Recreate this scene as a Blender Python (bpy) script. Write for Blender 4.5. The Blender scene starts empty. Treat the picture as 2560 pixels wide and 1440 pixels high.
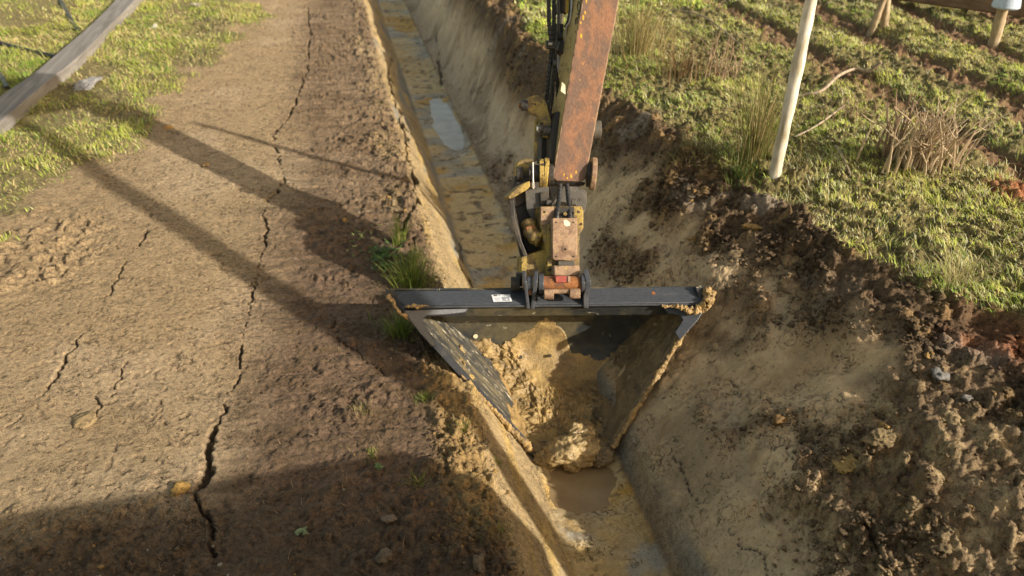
import bpy, math, random
import numpy as np
from mathutils import Vector, Matrix
random.seed(5); RNG = np.random.default_rng(11)
S = bpy.context.scene
C = S.collection
# ------------------------------------------------------------------ camera
CX, CY, CZ = -1.145, 0.0, 2.45
YAW, PITCH, FPX = math.radians(12.26), math.radians(31.64), 2000.0
cf = np.array([math.sin(YAW)*math.cos(PITCH), math.cos(YAW)*math.cos(PITCH), -math.sin(PITCH)])
cr = np.array([math.cos(YAW), -math.sin(YAW), 0.0])
cu = np.cross(cr, cf)
cam = bpy.data.cameras.new('camera'); camo = bpy.data.objects.new('camera', cam); C.objects.link(camo)
M = Matrix.Identity(4)
for i in range(3):
    M[i][0] = cr[i]; M[i][1] = cu[i]; M[i][2] = -cf[i]
M[0][3], M[1][3], M[2][3] = CX, CY, CZ
camo.matrix_world = M
cam.sensor_width = 36; cam.lens = FPX/2560*36
cam.clip_start = 0.05; cam.clip_end = 500
cam.dof.use_dof = True; cam.dof.focus_distance = 4.3; cam.dof.aperture_fstop = 1.8
S.camera = camo
# ------------------------------------------------------------------ light
EL = math.radians(24.0)
SUNH = np.array([0.76, -0.65]); SUNH /= np.linalg.norm(SUNH)      # horizontal direction towards the sun
to_sun = Vector((SUNH[0]*math.cos(EL), SUNH[1]*math.cos(EL), math.sin(EL)))
w = bpy.data.worlds.new('World'); S.world = w; w.use_nodes = True
nt = w.node_tree; bg = nt.nodes['Background']
sky = nt.nodes.new('ShaderNodeTexSky'); sky.sky_type = 'NISHITA'; sky.sun_disc = False
sky.sun_elevation = EL; sky.sun_rotation = math.atan2(SUNH[0], SUNH[1])
sky.dust_density = 2.0; sky.air_density = 1.0
tn = nt.nodes.new('ShaderNodeMix'); tn.data_type = 'RGBA'; tn.blend_type = 'MULTIPLY'; tn.inputs[0].default_value = 1.0; tn.inputs[7].default_value = (1.29, 1.02, .68, 1)   # the camera's warm white balance
nt.links.new(sky.outputs[0], tn.inputs[6]); nt.links.new(tn.outputs[2], bg.inputs[0]); bg.inputs[1].default_value = 0.15
sl = bpy.data.lights.new('sun', 'SUN'); sl.energy = 4.7; sl.angle = math.radians(0.6); sl.color = (1.0, .91, .76)
so = bpy.data.objects.new('sun', sl); C.objects.link(so)
so.rotation_euler = to_sun.to_track_quat('Z', 'Y').to_euler()
S.view_settings.view_transform = 'Standard'; S.view_settings.look = 'None'
S.view_settings.exposure = 0.58; S.view_settings.gamma = 1.0
# ------------------------------------------------------------------ helpers
def at(px, py, z=None, depth=None):
    """photo pixel -> world point, on the level z or at a camera depth"""
    d = cf + (px-1280)/FPX*cr - (py-720)/FPX*cu
    c = np.array([CX, CY, CZ])
    return c + d*depth if depth is not None else c + d*((z-CZ)/d[2])
def tag(o, label=None, cat=None, group=None, kind=None):
    if label: o['label'] = label
    if cat: o['category'] = cat
    if group: o['group'] = group
    if kind: o['kind'] = kind
    return o
def empty(name, loc, label, cat, group=None):
    o = bpy.data.objects.new(name, None); C.objects.link(o); o.location = loc; o.empty_display_size = .1
    return tag(o, label, cat, group)
def link(name, me, mat=None, parent=None):
    o = bpy.data.objects.new(name, me); C.objects.link(o)
    if mat: me.materials.append(mat)
    if parent:
        o.parent = parent; o.matrix_parent_inverse = Matrix.Identity(4)
        o.location = -(world_loc(parent))
    return o
def world_loc(p):
    v = Vector(p.location)
    while p.parent: p = p.parent; v = v + Vector(p.location)
    return v
def mesh(name, v, f, smooth=False):
    me = bpy.data.meshes.new(name)
    me.from_pydata([tuple(map(float, q)) for q in v], [], f); me.validate(); me.update()
    if smooth: me.polygons.foreach_set('use_smooth', [True]*len(me.polygons))
    return me
def npmesh(name, V, F, smooth=True, col=None, floats=None):
    """V (n,3), F (m,k) constant size faces"""
    me = bpy.data.meshes.new(name); n, m, k = len(V), len(F), F.shape[1]
    me.vertices.add(n); me.vertices.foreach_set('co', np.ascontiguousarray(V, dtype=np.float32).ravel())
    me.loops.add(m*k); me.loops.foreach_set('vertex_index', np.ascontiguousarray(F, dtype=np.int32).ravel())
    me.polygons.add(m); me.polygons.foreach_set('loop_start', np.arange(0, m*k, k, dtype=np.int32))
    me.polygons.foreach_set('loop_total', np.full(m, k, dtype=np.int32))
    me.polygons.foreach_set('use_smooth', np.full(m, smooth))
    me.update(calc_edges=True)
    if col is not None:
        a = me.attributes.new('col', 'FLOAT_COLOR', 'POINT')
        c4 = np.ones((n, 4), np.float32); c4[:, :3] = col; a.data.foreach_set('color', c4.ravel())
    for nm, arr in (floats or {}).items():
        a = me.attributes.new(nm, 'FLOAT', 'POINT'); a.data.foreach_set('value', arr.astype(np.float32))
    return me
# ---- numpy noise
T1 = RNG.random((256, 256)).astype(np.float32); TJ = RNG.random((256, 256, 2)).astype(np.float32)
def vn(x, y, seed=0):
    x = x + seed*17.3; y = y + seed*31.7
    ix = np.floor(x).astype(np.int64); iy = np.floor(y).astype(np.int64)
    fx = x-ix; fy = y-iy; fx = fx*fx*(3-2*fx); fy = fy*fy*(3-2*fy)
    a, b = ix & 255, iy & 255; a1, b1 = (ix+1) & 255, (iy+1) & 255
    t = T1[a, b]*(1-fx)+T1[a1, b]*fx; u = T1[a, b1]*(1-fx)+T1[a1, b1]*fx
    return (t*(1-fy)+u*fy)*2-1
def fbm(x, y, o=4, seed=0, g=.5):
    s = 0; a = 1; tot = 0
    for i in range(o):
        s = s+a*vn(x, y, seed+i*3); tot += a; a *= g
        x, y = (x*.8-y*.6)*2.03, (x*.6+y*.8)*2.03
    return s/tot
def worley(x, y, seed=0):
    x = x+seed*13.1; y = y+seed*7.7
    ix = np.floor(x).astype(np.int64); iy = np.floor(y).astype(np.int64)
    f1 = np.full(x.shape, 9.0); f2 = np.full(x.shape, 9.0); idv = np.zeros(x.shape)
    for dx in (-1, 0, 1):
        for dy in (-1, 0, 1):
            a, b = (ix+dx) & 255, (iy+dy) & 255
            j = TJ[a, b]
            d = np.hypot(ix+dx+j[..., 0]-x, iy+dy+j[..., 1]-y)
            n = d < f1
            f2 = np.where(n, f1, np.minimum(f2, d)); idv = np.where(n, T1[a, b], idv); f1 = np.where(n, d, f1)
    return f1, f2, idv
def sm(a, b, x):
    t = np.clip((x-a)/(b-a), 0, 1); return t*t*(3-2*t)
def noise3(P, s, seed=0):
    return (vn(P[:, 0]*s, P[:, 1]*s+P[:, 2]*s*.7, seed)+vn(P[:, 1]*s, P[:, 2]*s+P[:, 0]*s*.3, seed+5)+vn(P[:, 2]*s, P[:, 0]*s-P[:, 1]*s*.5, seed+9))/3
def polydist(X, Y, pts):
    d = np.full(X.shape, 99.0); tt = np.zeros(X.shape); L = 0
    seg = [math.dist(pts[i], pts[i+1]) for i in range(len(pts)-1)]; tot = sum(seg)
    for i in range(len(pts)-1):
        (ax, ay), (bx, by) = pts[i], pts[i+1]
        vx, vy = bx-ax, by-ay; q = vx*vx+vy*vy
        t = np.clip(((X-ax)*vx+(Y-ay)*vy)/q, 0, 1)
        e = np.hypot(X-ax-t*vx, Y-ay-t*vy)
        tt = np.where(e < d, (L+t*seg[i])/tot, tt); d = np.minimum(d, e); L += seg[i]
    return d, tt
# ------------------------------------------------------------------ materials
def new_mat(name):
    m = bpy.data.materials.new(name); m.use_nodes = True
    n = m.node_tree.nodes; l = m.node_tree.links; b = n['Principled BSDF']
    return m, n, l, b
def N(n, t, **k):
    o = n.new(t)
    for a, v in k.items():
        if a.startswith('i_'): o.inputs[a[2:].replace('_', ' ')].default_value = v
        else: setattr(o, a, v)
    return o
def noise_node(n, l, scale, detail=6, rough=.6, vec=None, dist=0.0):
    o = n.new('ShaderNodeTexNoise'); o.inputs['Scale'].default_value = scale
    o.inputs['Detail'].default_value = detail; o.inputs['Roughness'].default_value = rough; o.inputs['Distortion'].default_value = dist
    if vec: l.new(vec, o.inputs['Vector'])
    return o.outputs['Fac']
def ramp(n, l, fac, stops):
    o = n.new('ShaderNodeValToRGB'); l.new(fac, o.inputs[0]); e = o.color_ramp.elements
    while len(e) < len(stops): e.new(0.5)
    for q, (p, c) in zip(e, stops):
        q.position = p; q.color = (*c, 1) if not isinstance(c, (int, float)) else (c, c, c, 1)
    return o.outputs[0]
def mixc(n, l, a, b, fac, mode='MIX'):
    o = n.new('ShaderNodeMix'); o.data_type = 'RGBA'; o.blend_type = mode
    for s, v in ((6, a), (7, b), (0, fac)):
        if isinstance(v, bpy.types.NodeSocket): l.new(v, o.inputs[s])
        else: o.inputs[s].default_value = (*v, 1) if s else v
    return o.outputs[2]
def bump(n, l, b, h, strength, dist, prev=None):
    o = n.new('ShaderNodeBump'); o.inputs['Strength'].default_value = strength; o.inputs['Distance'].default_value = dist
    l.new(h, o.inputs['Height'])
    if prev: l.new(prev, o.inputs['Normal'])
    l.new(o.outputs[0], b.inputs['Normal']); return o.outputs[0]
def soil_material():
    m, n, l, b = new_mat('soil')
    co = n.new('ShaderNodeTexCoord').outputs['Object']
    a = N(n, 'ShaderNodeAttribute', attribute_name='col'); wt = N(n, 'ShaderNodeAttribute', attribute_name='wet')
    f1 = noise_node(n, l, 35, 8, .65, co); f2 = noise_node(n, l, 160, 5, .7, co)
    dry = n.new('ShaderNodeMapRange'); l.new(wt.outputs['Fac'], dry.inputs[0]); dry.inputs[1].default_value = .1; dry.inputs[2].default_value = .55; dry.inputs[3].default_value = 1.0; dry.inputs[4].default_value = .30   # smeared wet clay is smoother
    dry = dry.outputs[0]
    c = mixc(n, l, a.outputs['Color'], ramp(n, l, f1, [(.30, .52), (.5, 1.0), (.72, 1.4)]), dry, 'MULTIPLY')
    c = mixc(n, l, c, ramp(n, l, f2, [(.32, .52), (.5, 1.0), (.70, 1.45)]), dry, 'MULTIPLY')
    f3 = noise_node(n, l, 75, 4, .75, co, .5); pit = ramp(n, l, f3, [(.60, 1.0), (.66, .0)])
    c = mixc(n, l, c, ramp(n, l, f3, [(.60, 1.0), (.67, .42)]), 1.0, 'MULTIPLY')
    # short dry crazing: thin dark lines where a noise field crosses its middle, only in patches
    k1 = noise_node(n, l, 16, 5, .62, co, .8); k2 = noise_node(n, l, 6.5, 3, .6, co)
    line = ramp(n, l, k1, [(.485, 0.), (.5, 1.), (.515, 0.)]); msk = ramp(n, l, k2, [(.50, 0.), (.60, 1.)])
    mm = n.new('ShaderNodeMath'); mm.operation = 'MULTIPLY'; l.new(line, mm.inputs[0]); l.new(msk, mm.inputs[1])
    inv = n.new('ShaderNodeMath'); inv.operation = 'SUBTRACT'; inv.inputs[0].default_value = 1.0; l.new(mm.outputs[0], inv.inputs[1])
    c = mixc(n, l, c, (.035, .024, .014), mm.outputs[0])
    f4 = noise_node(n, l, 260, 2, .5, co); c = mixc(n, l, c, ramp(n, l, f4, [(.66, 1.0), (.72, 1.7)]), 1.0, 'MULTIPLY')
    l.new(c, b.inputs['Base Color'])
    r = n.new('ShaderNodeMapRange'); l.new(wt.outputs['Fac'], r.inputs[0]); r.inputs[3].default_value = .95; r.inputs[4].default_value = .36
    l.new(r.outputs[0], b.inputs['Roughness']); b.inputs['Specular IOR Level'].default_value = .35
    p = bump(n, l, b, f1, .85, .03); p.node.inputs['Distance'].default_value = .02; l.new(dry, p.node.inputs['Strength']); p = bump(n, l, b, f2, .8, .010, p); l.new(dry, p.node.inputs['Strength']); p = bump(n, l, b, inv.outputs[0], .8, .012, p); bump(n, l, b, pit, .6, .010, p)
    return m
SOIL = soil_material()
def attr_mat(name, rough=.8, transl=0.0, bumps=None):
    m, n, l, b = new_mat(name)
    a = N(n, 'ShaderNodeAttribute', attribute_name='col')
    l.new(a.outputs['Color'], b.inputs['Base Color']); b.inputs['Roughness'].default_value = rough
    b.inputs['Specular IOR Level'].default_value = .25
    if transl:
        t = n.new('ShaderNodeBsdfTranslucent'); l.new(a.outputs['Color'], t.inputs[0])
        mx = n.new('ShaderNodeMixShader'); mx.inputs[0].default_value = transl
        l.new(b.outputs[0], mx.inputs[1]); l.new(t.outputs[0], mx.inputs[2]); l.new(mx.outputs[0], n['Material Output'].inputs[0])
    return m
BLADE = attr_mat('grass_blade', .6, .42)
def mud_material(name, c1, c2, c3, rough=.45, sc=14):
    m, n, l, b = new_mat(name); co = n.new('ShaderNodeTexCoord').outputs['Object']
    f = noise_node(n, l, sc, 8, .6, co, .4); g = noise_node(n, l, 90, 6, .7, co)
    c = ramp(n, l, f, [(.32, c1), (.5, c2), (.66, c3)])
    c = mixc(n, l, c, ramp(n, l, g, [(.3, .6), (.5, 1.), (.7, 1.25)]), 1., 'MULTIPLY'); l.new(c, b.inputs['Base Color'])
    l.new(ramp(n, l, f, [(.3, rough*.6), (.7, min(1, rough*1.5))]), b.inputs['Roughness'])
    p = bump(n, l, b, f, .5, .03); bump(n, l, b, g, .6, .008, p); return m
MUD = mud_material('yellow_clay_mud', (.20, .13, .055), (.33, .22, .09), (.46, .30, .11), .5)
MUDPILE = mud_material('damp_layered_clay', (.15, .105, .05), (.30, .205, .085), (.44, .30, .11), .42, 7)
MUDWET = mud_material('glossy_wet_clay', (.22, .15, .07), (.36, .26, .12), (.50, .36, .17), .24, 20)
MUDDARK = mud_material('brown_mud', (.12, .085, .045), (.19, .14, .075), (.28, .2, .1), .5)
def paint_material(name, base, worn, amount=.5, rough=.45, sc=9, chips=None, stretch=(1, 1, 1), metal=0.0, chip_at=.62, bumpd=.003, axes=None):
    m, n, l, b = new_mat(name); tc = n.new('ShaderNodeTexCoord').outputs['Object']
    mp = n.new('ShaderNodeMapping'); 
    if axes is not None:      # texture space turned so that its first axis runs along the given direction
        cb = n.new('ShaderNodeCombineXYZ')
        for i_, ax in enumerate(axes):
            dt = n.new('ShaderNodeVectorMath'); dt.operation = 'DOT_PRODUCT'; l.new(tc, dt.inputs[0]); dt.inputs[1].default_value = ax; l.new(dt.outputs['Value'], cb.inputs[i_])
        l.new(cb.outputs[0], mp.inputs[0])
    else: l.new(tc, mp.inputs[0])
    mp.inputs['Scale'].default_value = stretch; co = mp.outputs[0]
    f = noise_node(n, l, sc, 9, .68, co, .3); g = noise_node(n, l, sc*9, 6, .7, co); h = noise_node(n, l, sc*2.6, 8, .62, co, 1.2)
    e = .06
    c = mixc(n, l, base, worn, ramp(n, l, f, [(1-amount-e, 0.), (1-amount+e, 1.)]))
    c = mixc(n, l, c, ramp(n, l, g, [(.3, .62), (.5, 1.), (.7, 1.3)]), 1., 'MULTIPLY')
    if chips: c = mixc(n, l, c, chips, ramp(n, l, h, [(chip_at, 0.), (chip_at+.03, 1.)]))
    l.new(c, b.inputs['Base Color']); b.inputs['Metallic'].default_value = metal
    l.new(ramp(n, l, f, [(.3, rough*.8), (.7, min(1, rough*1.5))]), b.inputs['Roughness'])
    bump(n, l, b, g, .35, bumpd); return m
BLACK = paint_material('black_paint', (.022, .024, .029), (.045, .042, .036), .42, .42, 5, (.42, .36, .22), (1, 1, 1), 0, .655)
BLACKB = paint_material('black_beam_paint', (.050, .056, .068), (.07, .076, .088), .4, .36, 3, (.26, .26, .25), (1.5, 3, 3), 0, .73)
INNER = paint_material('scraped_inner_steel', (.032, .036, .038), (.10, .085, .05), .52, .36, 3.2, (.38, .34, .24), (1, 1, 1), 0, .64)
WINGM = paint_material('scraped_wing_steel', (.045, .048, .048), (.17, .145, .09), .45, .32, 3, (.55, .50, .38), (1.1, 7, 7), 0, .60, axes=((.66, -.55, -.51), (.3, .8, -.5), (.69, .2, .69)))
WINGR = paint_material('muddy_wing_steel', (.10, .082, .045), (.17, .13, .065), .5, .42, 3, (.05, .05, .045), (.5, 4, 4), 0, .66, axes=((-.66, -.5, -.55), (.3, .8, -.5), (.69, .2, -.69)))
RUST = paint_material('rusty_plate', (.140, .086, .062), (.250, .128, .075), .48, .7, 6, (.40, .26, .10), (2.2, 2.2, .6), 0, .665)
RUST2 = paint_material('orange_rust', (.27, .105, .03), (.14, .065, .035), .48, .75, 14, (.10, .055, .035), (1, 1, 1), 0, .58)
RUSTPALE = paint_material('pale_rusty_cover', (.20, .125, .08), (.33, .225, .145), .5, .65, 12, (.48, .35, .06), (1, 1, 1), 0, .63)
YEL = paint_material('worn_yellow_paint', (.16, .11, .045), (.36, .255, .06), .50, .5, 9, (.045, .033, .02), (1, 1, 1), 0, .58)
YELB = paint_material('yellow_side_paint', (.42, .31, .12), (.32, .23, .08), .4, .5, 6, (.04, .03, .02), (1, 1, 1), 0, .60)
IRON = paint_material('dark_greasy_iron', (.025, .022, .019), (.06, .048, .035), .45, .5, 16, (.16, .12, .05), (1, 1, 1), 0, .68)
GREYST = paint_material('grey_painted_steel', (.075, .07, .062), (.14, .125, .10), .4, .5, 10, (.03, .025, .02), (1, 1, 1), 0, .60)
STEEL = paint_material('bare_steel', (.45, .43, .40), (.3, .27, .22), .4, .35, 20, metal=.6)
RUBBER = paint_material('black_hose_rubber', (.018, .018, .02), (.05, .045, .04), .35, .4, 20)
REDP = paint_material('red_paint', (.30, .06, .045), (.35, .12, .06), .4, .5, 30)
def plain(name, c, r=.6):
    m, n, l, b = new_mat(name); co = n.new('ShaderNodeTexCoord').outputs['Object']
    f = noise_node(n, l, 40, 5, .6, co)
    l.new(mixc(n, l, c, ramp(n, l, f, [(.3, .8), (.7, 1.15)]), 1., 'MULTIPLY'), b.inputs['Base Color']); b.inputs['Roughness'].default_value = r; return m
WHITE = plain('white_label_film', (.7, .72, .76), .35); INK = plain('black_ink', (.015, .012, .01), .5); GREYINK = plain('grey_print', (.28, .3, .34), .5)
CREAM = plain('cream_paint_fleck', (.75, .7, .5), .6)
# ------------------------------------------------------------------ terrain
LX = [-40, -12, -6, -4, -3, -2, -1.2, -.85, -.68, -.60, -.52, -.26, -.22, 0, .22, .255, .32, .37, .60, .66, 1.10, 1.45, 1.65, 2.2, 6, 20, 60]
LZ = [.1, -.1, -.32, -.42, -.47, -.53, -.565, -.575, -.585, -.61, -.68, -.985, -1.0, -1.005, -1.0, -.97, -.845, -.80, -.585, -.535, -.20, .01, .09, .15, .3, .6, 1.5]
def W(px, py, z): return tuple(at(px, py, z)[:2])
def WL(pts, z): return [W(a, b, z) for a, b in pts]
CR = [  # crack polylines on the left bank, width, depth
 (WL([(680,350),(702,420),(712,450),(665,500),(662,600),(650,650),(635,740),(612,850),(602,930),(565,1000)], -.545), .010, .04, .2, .5),
 (WL([(565,1000),(545,1050),(525,1120),(515,1180),(500,1250)], -.54), .028, .065, 0, 1),
 (WL([(500,1250),(515,1330),(530,1400)], -.54), .012, .05, 0, 0),
 (WL([(378,560),(345,620),(322,640),(300,700),(240,790),(232,820),(182,890),(150,940),(100,1005)], -.50), .009, .045, 0, 0),
 (WL([(100,1005),(60,1050),(0,1090)], -.50), .005, .03, 0, 0),
 (WL([(325,905),(300,955),(275,1000)], -.51), .006, .03, 0, 0),
 (WL([(190,1055),(240,1050),(262,1020),(235,995)], -.51), .010, .03, 0, 0),
 (WL([(770,15),(775,100),(765,180),(722,290),(680,350)], -.54), .016, .03, 0, 0),
 (WL([(975,95),(968,170),(995,260),(1010,330),(1030,420),(1040,500),(1000,590)], -.58), .055, .09, 0, 0),
 (WL([(830,780),(845,850),(900,880),(960,940)], -.55), .005, .02, 0, 0),
 (WL([(560,855),(570,870),(615,840)], -.55), .004, .02, 0, 0),
 (WL([(400,1000),(420,1080),(500,1100)], -.55), .003, .015, 0, 0),
]
CRB = [  # in the trench
 (WL([(1140,600),(1160,680),(1180,730)], -.99), .012, .03), (WL([(1170,240),(1215,275),(1260,290)], -.85), .012, .03),
 (WL([(1690,1085),(1712,1150),(1760,1200),(1800,1255),(1850,1310),(1900,1345),(1960,1440)], -.56), .006, .02),
 (WL([(2140,1130),(2180,1250),(2230,1330),(2290,1420)], -.25), .012, .04), (WL([(1830,900),(1880,960),(1960,1010)], -.35), .012, .03),
 (WL([(1090,90),(1105,200),(1120,260)], -.9), .03, .03),
]
R8 = [(W(1255, 395, -.75)[0], .14, W(1255, 395, -.75)[1], .5), (W(1245, 655, -.9)[0], .10, W(1245, 655, -.9)[1], .3), (W(1200, 250, -.8)[0], .16, W(1200, 250, -.8)[1], .7), (W(1290, 215, -.4)[0], .2, W(1290, 215, -.4)[1], .9), (W(1540, 640, -.5)[0], .16, W(1540, 640, -.5)[1], .5)]
def edgeR(y): return np.interp(y, [1, 2.6, 3.3, 4.4, 5.8, 7.5, 9, 60], [2.3, 2.08, 1.92, 1.72, 1.48, 1.28, 1.05, 1.0])
def edgeL(y): return np.interp(y, [4.5, 5.6, 6.5, 8, 9.2, 13.5, 60], [-4.4, -3.9, -3.75, -3.42, -3.2, -2.35, -1.8])
def fields(X, Y):
    n1 = fbm(X*.9, Y*.9, 3, 1); n2 = fbm(X*3.5, Y*3.5, 4, 7)
    right = sm(.24, .5, X)
    gR = sm(-.06, .10, X-edgeR(Y)+.22*n1+.16*n2); gL = sm(-.15, .15, edgeL(Y)-X+.55*n1+.35*n2)
    rowm = np.cos((X-.08*n1+.1*n2-4.28)/.86*2*math.pi)
    rows = sm(.15, .65, rowm+.5*n2)*sm(2.6, 3.6, X)
    red = np.maximum(sm(.55, .2, np.hypot((X-3.6)/1.2, (Y-4.0)/.95)-.25*n2), sm(.7, .3, np.hypot((X-2.1)/.55, (Y-2.75)/.5)-.3*n2)*.9)
    # rough broken soil
    r1 = sm(-.62, -.30, X-edgeR(Y)+.35*n1+.2*n2)                       # topsoil band under the grass
    r2 = sm(.55, .85, X+.25*n1+.2*n2)*sm(2.95, 2.55, Y+.5*n1+.3*n2)     # near right bank
    r3 = sm(.12, .38, fbm(X*1.9+3, Y*1.9, 4, 360)+.25*n2)*sm(.45, .75, X)
    r4 = sm(-.98, -.78, X+.10*n2)*sm(-.50, -.60, X+.06*n2)*np.where(Y < 4.2, 1, .8)   # crumbling left lip
    r5 = sm(3.1, 2.7, Y+.25*n2+.1*X)*sm(-1.85, -2.1, X+.1*n2)*.75
    r7 = .9*sm(1.2, .5, np.hypot((X+3.55)/.55, (Y-5.9)/.75)-.4*n2)
    r8 = np.maximum.reduce([sm(1.2, .5, np.hypot((X-a_)/b_, (Y-c_)/d_)-.45*n2) for a_, b_, c_, d_ in R8])
    r6 = sm(-2.1, -1.1, X+.3*n1)*sm(-.5, -.6, X)*(.30+.5*sm(-.1, .4, n2))
    rough = np.clip(np.maximum.reduce([r7, r8*.9, r1*.95, r2*.9, r3*.75*right, r4, r5, r6, gR*.5, gL*.5]), 0, 1)
    return dict(n1=n1, n2=n2, right=right, gR=gR, gL=gL, rows=rows, red=red, rough=rough, r3=np.maximum(r3, r8), r1=r1, r2=r2, r4=r4, r5=r5)
def height(X, Y, full=False):
    X = np.asarray(X, float); Y = np.asarray(Y, float)
    F = fields(X, Y); n1, n2 = F['n1'], F['n2']; rough = F['rough']
    flat = sm(.10, .2, np.abs(X)-.12)
    Xs = np.where(X > .37, .37+(X-.37)*(1.65-.37)/np.where(X < 3, (edgeR(Y)-.37-.15), (edgeR(Y)-.37-.15)), X)
    Xw = Xs + .035*n1*sm(.3, .6, np.abs(X)) + .010*n2
    z = np.interp(Xw, LX, LZ)
    bank = sm(.3, .8, X)*(1-F['gR'])
    z = z + .05*n1*bank + .035*n2*bank*sm(.6, 1.0, X)
    z = z + .02*n1*sm(-.6, -1.0, X) + .010*fbm(X*2.2, Y*2.2, 3, 4)*sm(-.6, -1., X) + .035*fbm(X*1.6, Y*1.6, 3, 44)*(F['gR']+F['gL'])
    # bulges, slumps and a scooped hollow on the right bank; softer foot beyond the bucket
    soft = np.interp(Xs+.05*n1, [.2, .24, .34, .50, .75, 1.05, 1.35, 1.65], [-1.0, -.985, -.955, -.86, -.64, -.34, -.08, .09])
    kk = sm(4.3, 5.2, Y)*sm(.18, .25, X)*sm(1.75, 1.5, Xs); z = z*(1-kk)+soft*kk
    bk = sm(.30, .55, X)*(1-F['gR'])
    bl = fbm(X*1.5+.4*n2, Y*1.5, 3, 301); z = z + bk*(.09*bl+.045*np.abs(fbm(X*3.2, Y*3.2, 3, 307))*1.6-.03)
    sl2 = (X*1.1-Y*.15+.35*n1+.12*n2) % .55; z = z + bk*.045*(sm(0, .06, sl2)*(1-sl2/.55)-.35)*sm(.0, .35, n1+.25)
    z = z - .10*np.exp(-(((X-1.12)/.30)**2+((Y-3.05)/.42)**2))*(1-F['gR'])
    z = z - .05*bk*np.exp(-(((X-.62)/.10)**2))*sm(4.6, 5.2, Y)*sm(-.2, .3, fbm(X*.5, Y*.8, 2, 311))
    # furrows of the field
    z = z - .05*F['rows']*F['gR']
    fine = 1-.9*sm(12, 25, Y)
    f3 = fbm(X*12, Y*12, 4, 21); f4 = fbm(X*38, Y*38, 4, 33); f5 = fbm(X*95, Y*95, 3, 55)
    rb = sm(.26, .6, X)*(1-F['gR']); pt = .35+1.1*sm(-.25, .45, fbm(X*1.1+7, Y*1.1, 3, 350)); a = (.0032*pt+.009*rb+.022*rough)*fine; z = z + a*f3 + (.0016*pt+.011*rough)*f4*fine + (.0012*pt+.0055*rough+.0015*rb)*f5*fine - .006*rb*np.abs(f4)*fine
    # clods
    w1, w2, wi = worley(X*11+.5*f3, Y*11+.5*f4, 2); v1, v2, vi = worley(X*28+.4*f4, Y*28, 5)
    z = z + rough*fine*(.034*sm(.75, .1, w1)*(wi > .35)*(.4+wi) + .016*sm(.7, .1, v1)*vi)
    crk = sm(.12, .0, w2-w1)*sm(.1, .5, n2+.2)*sm(.5, .9, X)*(1-F['gR'])
    z = z - .012*crk*fine
    pits = sm(.34, .5, fbm(X*27, Y*27, 3, 71))*sm(-.6, -1., X)*(1-F['gL'])
    z = z - .008*pits*fine
    # scrape marks across the left bank, and along the trench walls
    st = fbm(X*2.2, Y*24, 4, 81); z = z + .010*(st-.5*np.abs(st))*sm(-2.3, -1.5, X)*sm(-.55, -.7, X)*fine
    wl = sm(-.66, -.55, X)*sm(-.20, -.26, X); sl_ = fbm(X*30, Y*3, 3, 85); z = z + .003*sl_*sm(-.66, -.55, X)*sm(-.20, -.26, X)
    dg = fbm((X+Y*.5)*3, (Y-X*.8)*16, 4, 91); z = z + .003*dg*sm(.0, .3, n1)*sm(.3, .5, X)*(1-rough)*(1-F['gR'])*fine
    # scoop steps on the bottom
    bt = sm(.27, .22, np.abs(X)); sc = (Y*.95+.25*fbm(X*3, Y*.7, 2, 97)) % 1
    z = z + bt*(.014*sm(0, .08, sc)*(1-sc) + .006*fbm(X*5, Y*18, 3, 99))
    # puddle hollows
    for (cx, cy, rx, ry) in PUD: z = z - .025*sm(1.25, .6, np.hypot((X-cx)/rx, (Y-cy)/ry))*bt
    # cracks
    cm = np.zeros(X.shape); jx = X+.035*f3+.014*f4+.03*n2; jy = Y+.03*fbm(X*12, Y*12, 3, 61)+.012*f5
    for k, c in enumerate(CR+[q+(0, 0) for q in CRB]):
        pts, wd, dp, a0, a1 = c; p = np.array(pts); bb = (X > p[:, 0].min()-.2) & (X < p[:, 0].max()+.2) & (Y > p[:, 1].min()-.2) & (Y < p[:, 1].max()+.2)
        if not bb.any(): continue
        d, t = polydist(jx[bb], jy[bb], pts)
        wv = wd*(.12+1.15*sm(-.30, .40, fbm(X[bb]*6, Y[bb]*6, 3, 40+k))) * ((.35+.65*np.sin(np.clip(t, .02, .98)*math.pi)) if (wd > .02) else 1)
        q = sm(1.0, .35, d/wv); z[bb] -= dp*q; cm[bb] = np.maximum(cm[bb], q)
        z[bb] += .004*sm(4.5, 1.0, d/wv)*(1-q)*sm(-.2, .3, f3[bb])
    if not full: return z
    F.update(f3=f3, f4=f4, f5=f5, w1=w1, wi=wi, vi=vi, v1=v1, cm=cm, bt=bt, sc=sc, st=st, wl=wl, dg=dg, crk=crk, pits=pits, sl=sl_)
    return z, F
pn = [W(a, b, -1) for a, b in [(1345, 1165), (1530, 1165), (1550, 1215), (1525, 1248), (1450, 1268), (1405, 1280)]]
pf = [W(a, b, -1) for a, b in [(1085, 258), (1125, 250), (1172, 378), (1110, 375)]]
def cen(p): p = np.array(p); c = (p.max(0)+p.min(0))/2; h = (p.max(0)-p.min(0))/2; return (c[0], c[1], h[0]*1.1, h[1]*1.05)
PUD = [cen(pn), cen(pf)]
def mixv(a, b, m): return a*(1-m[..., None])+np.array(b)*m[..., None]
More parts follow.
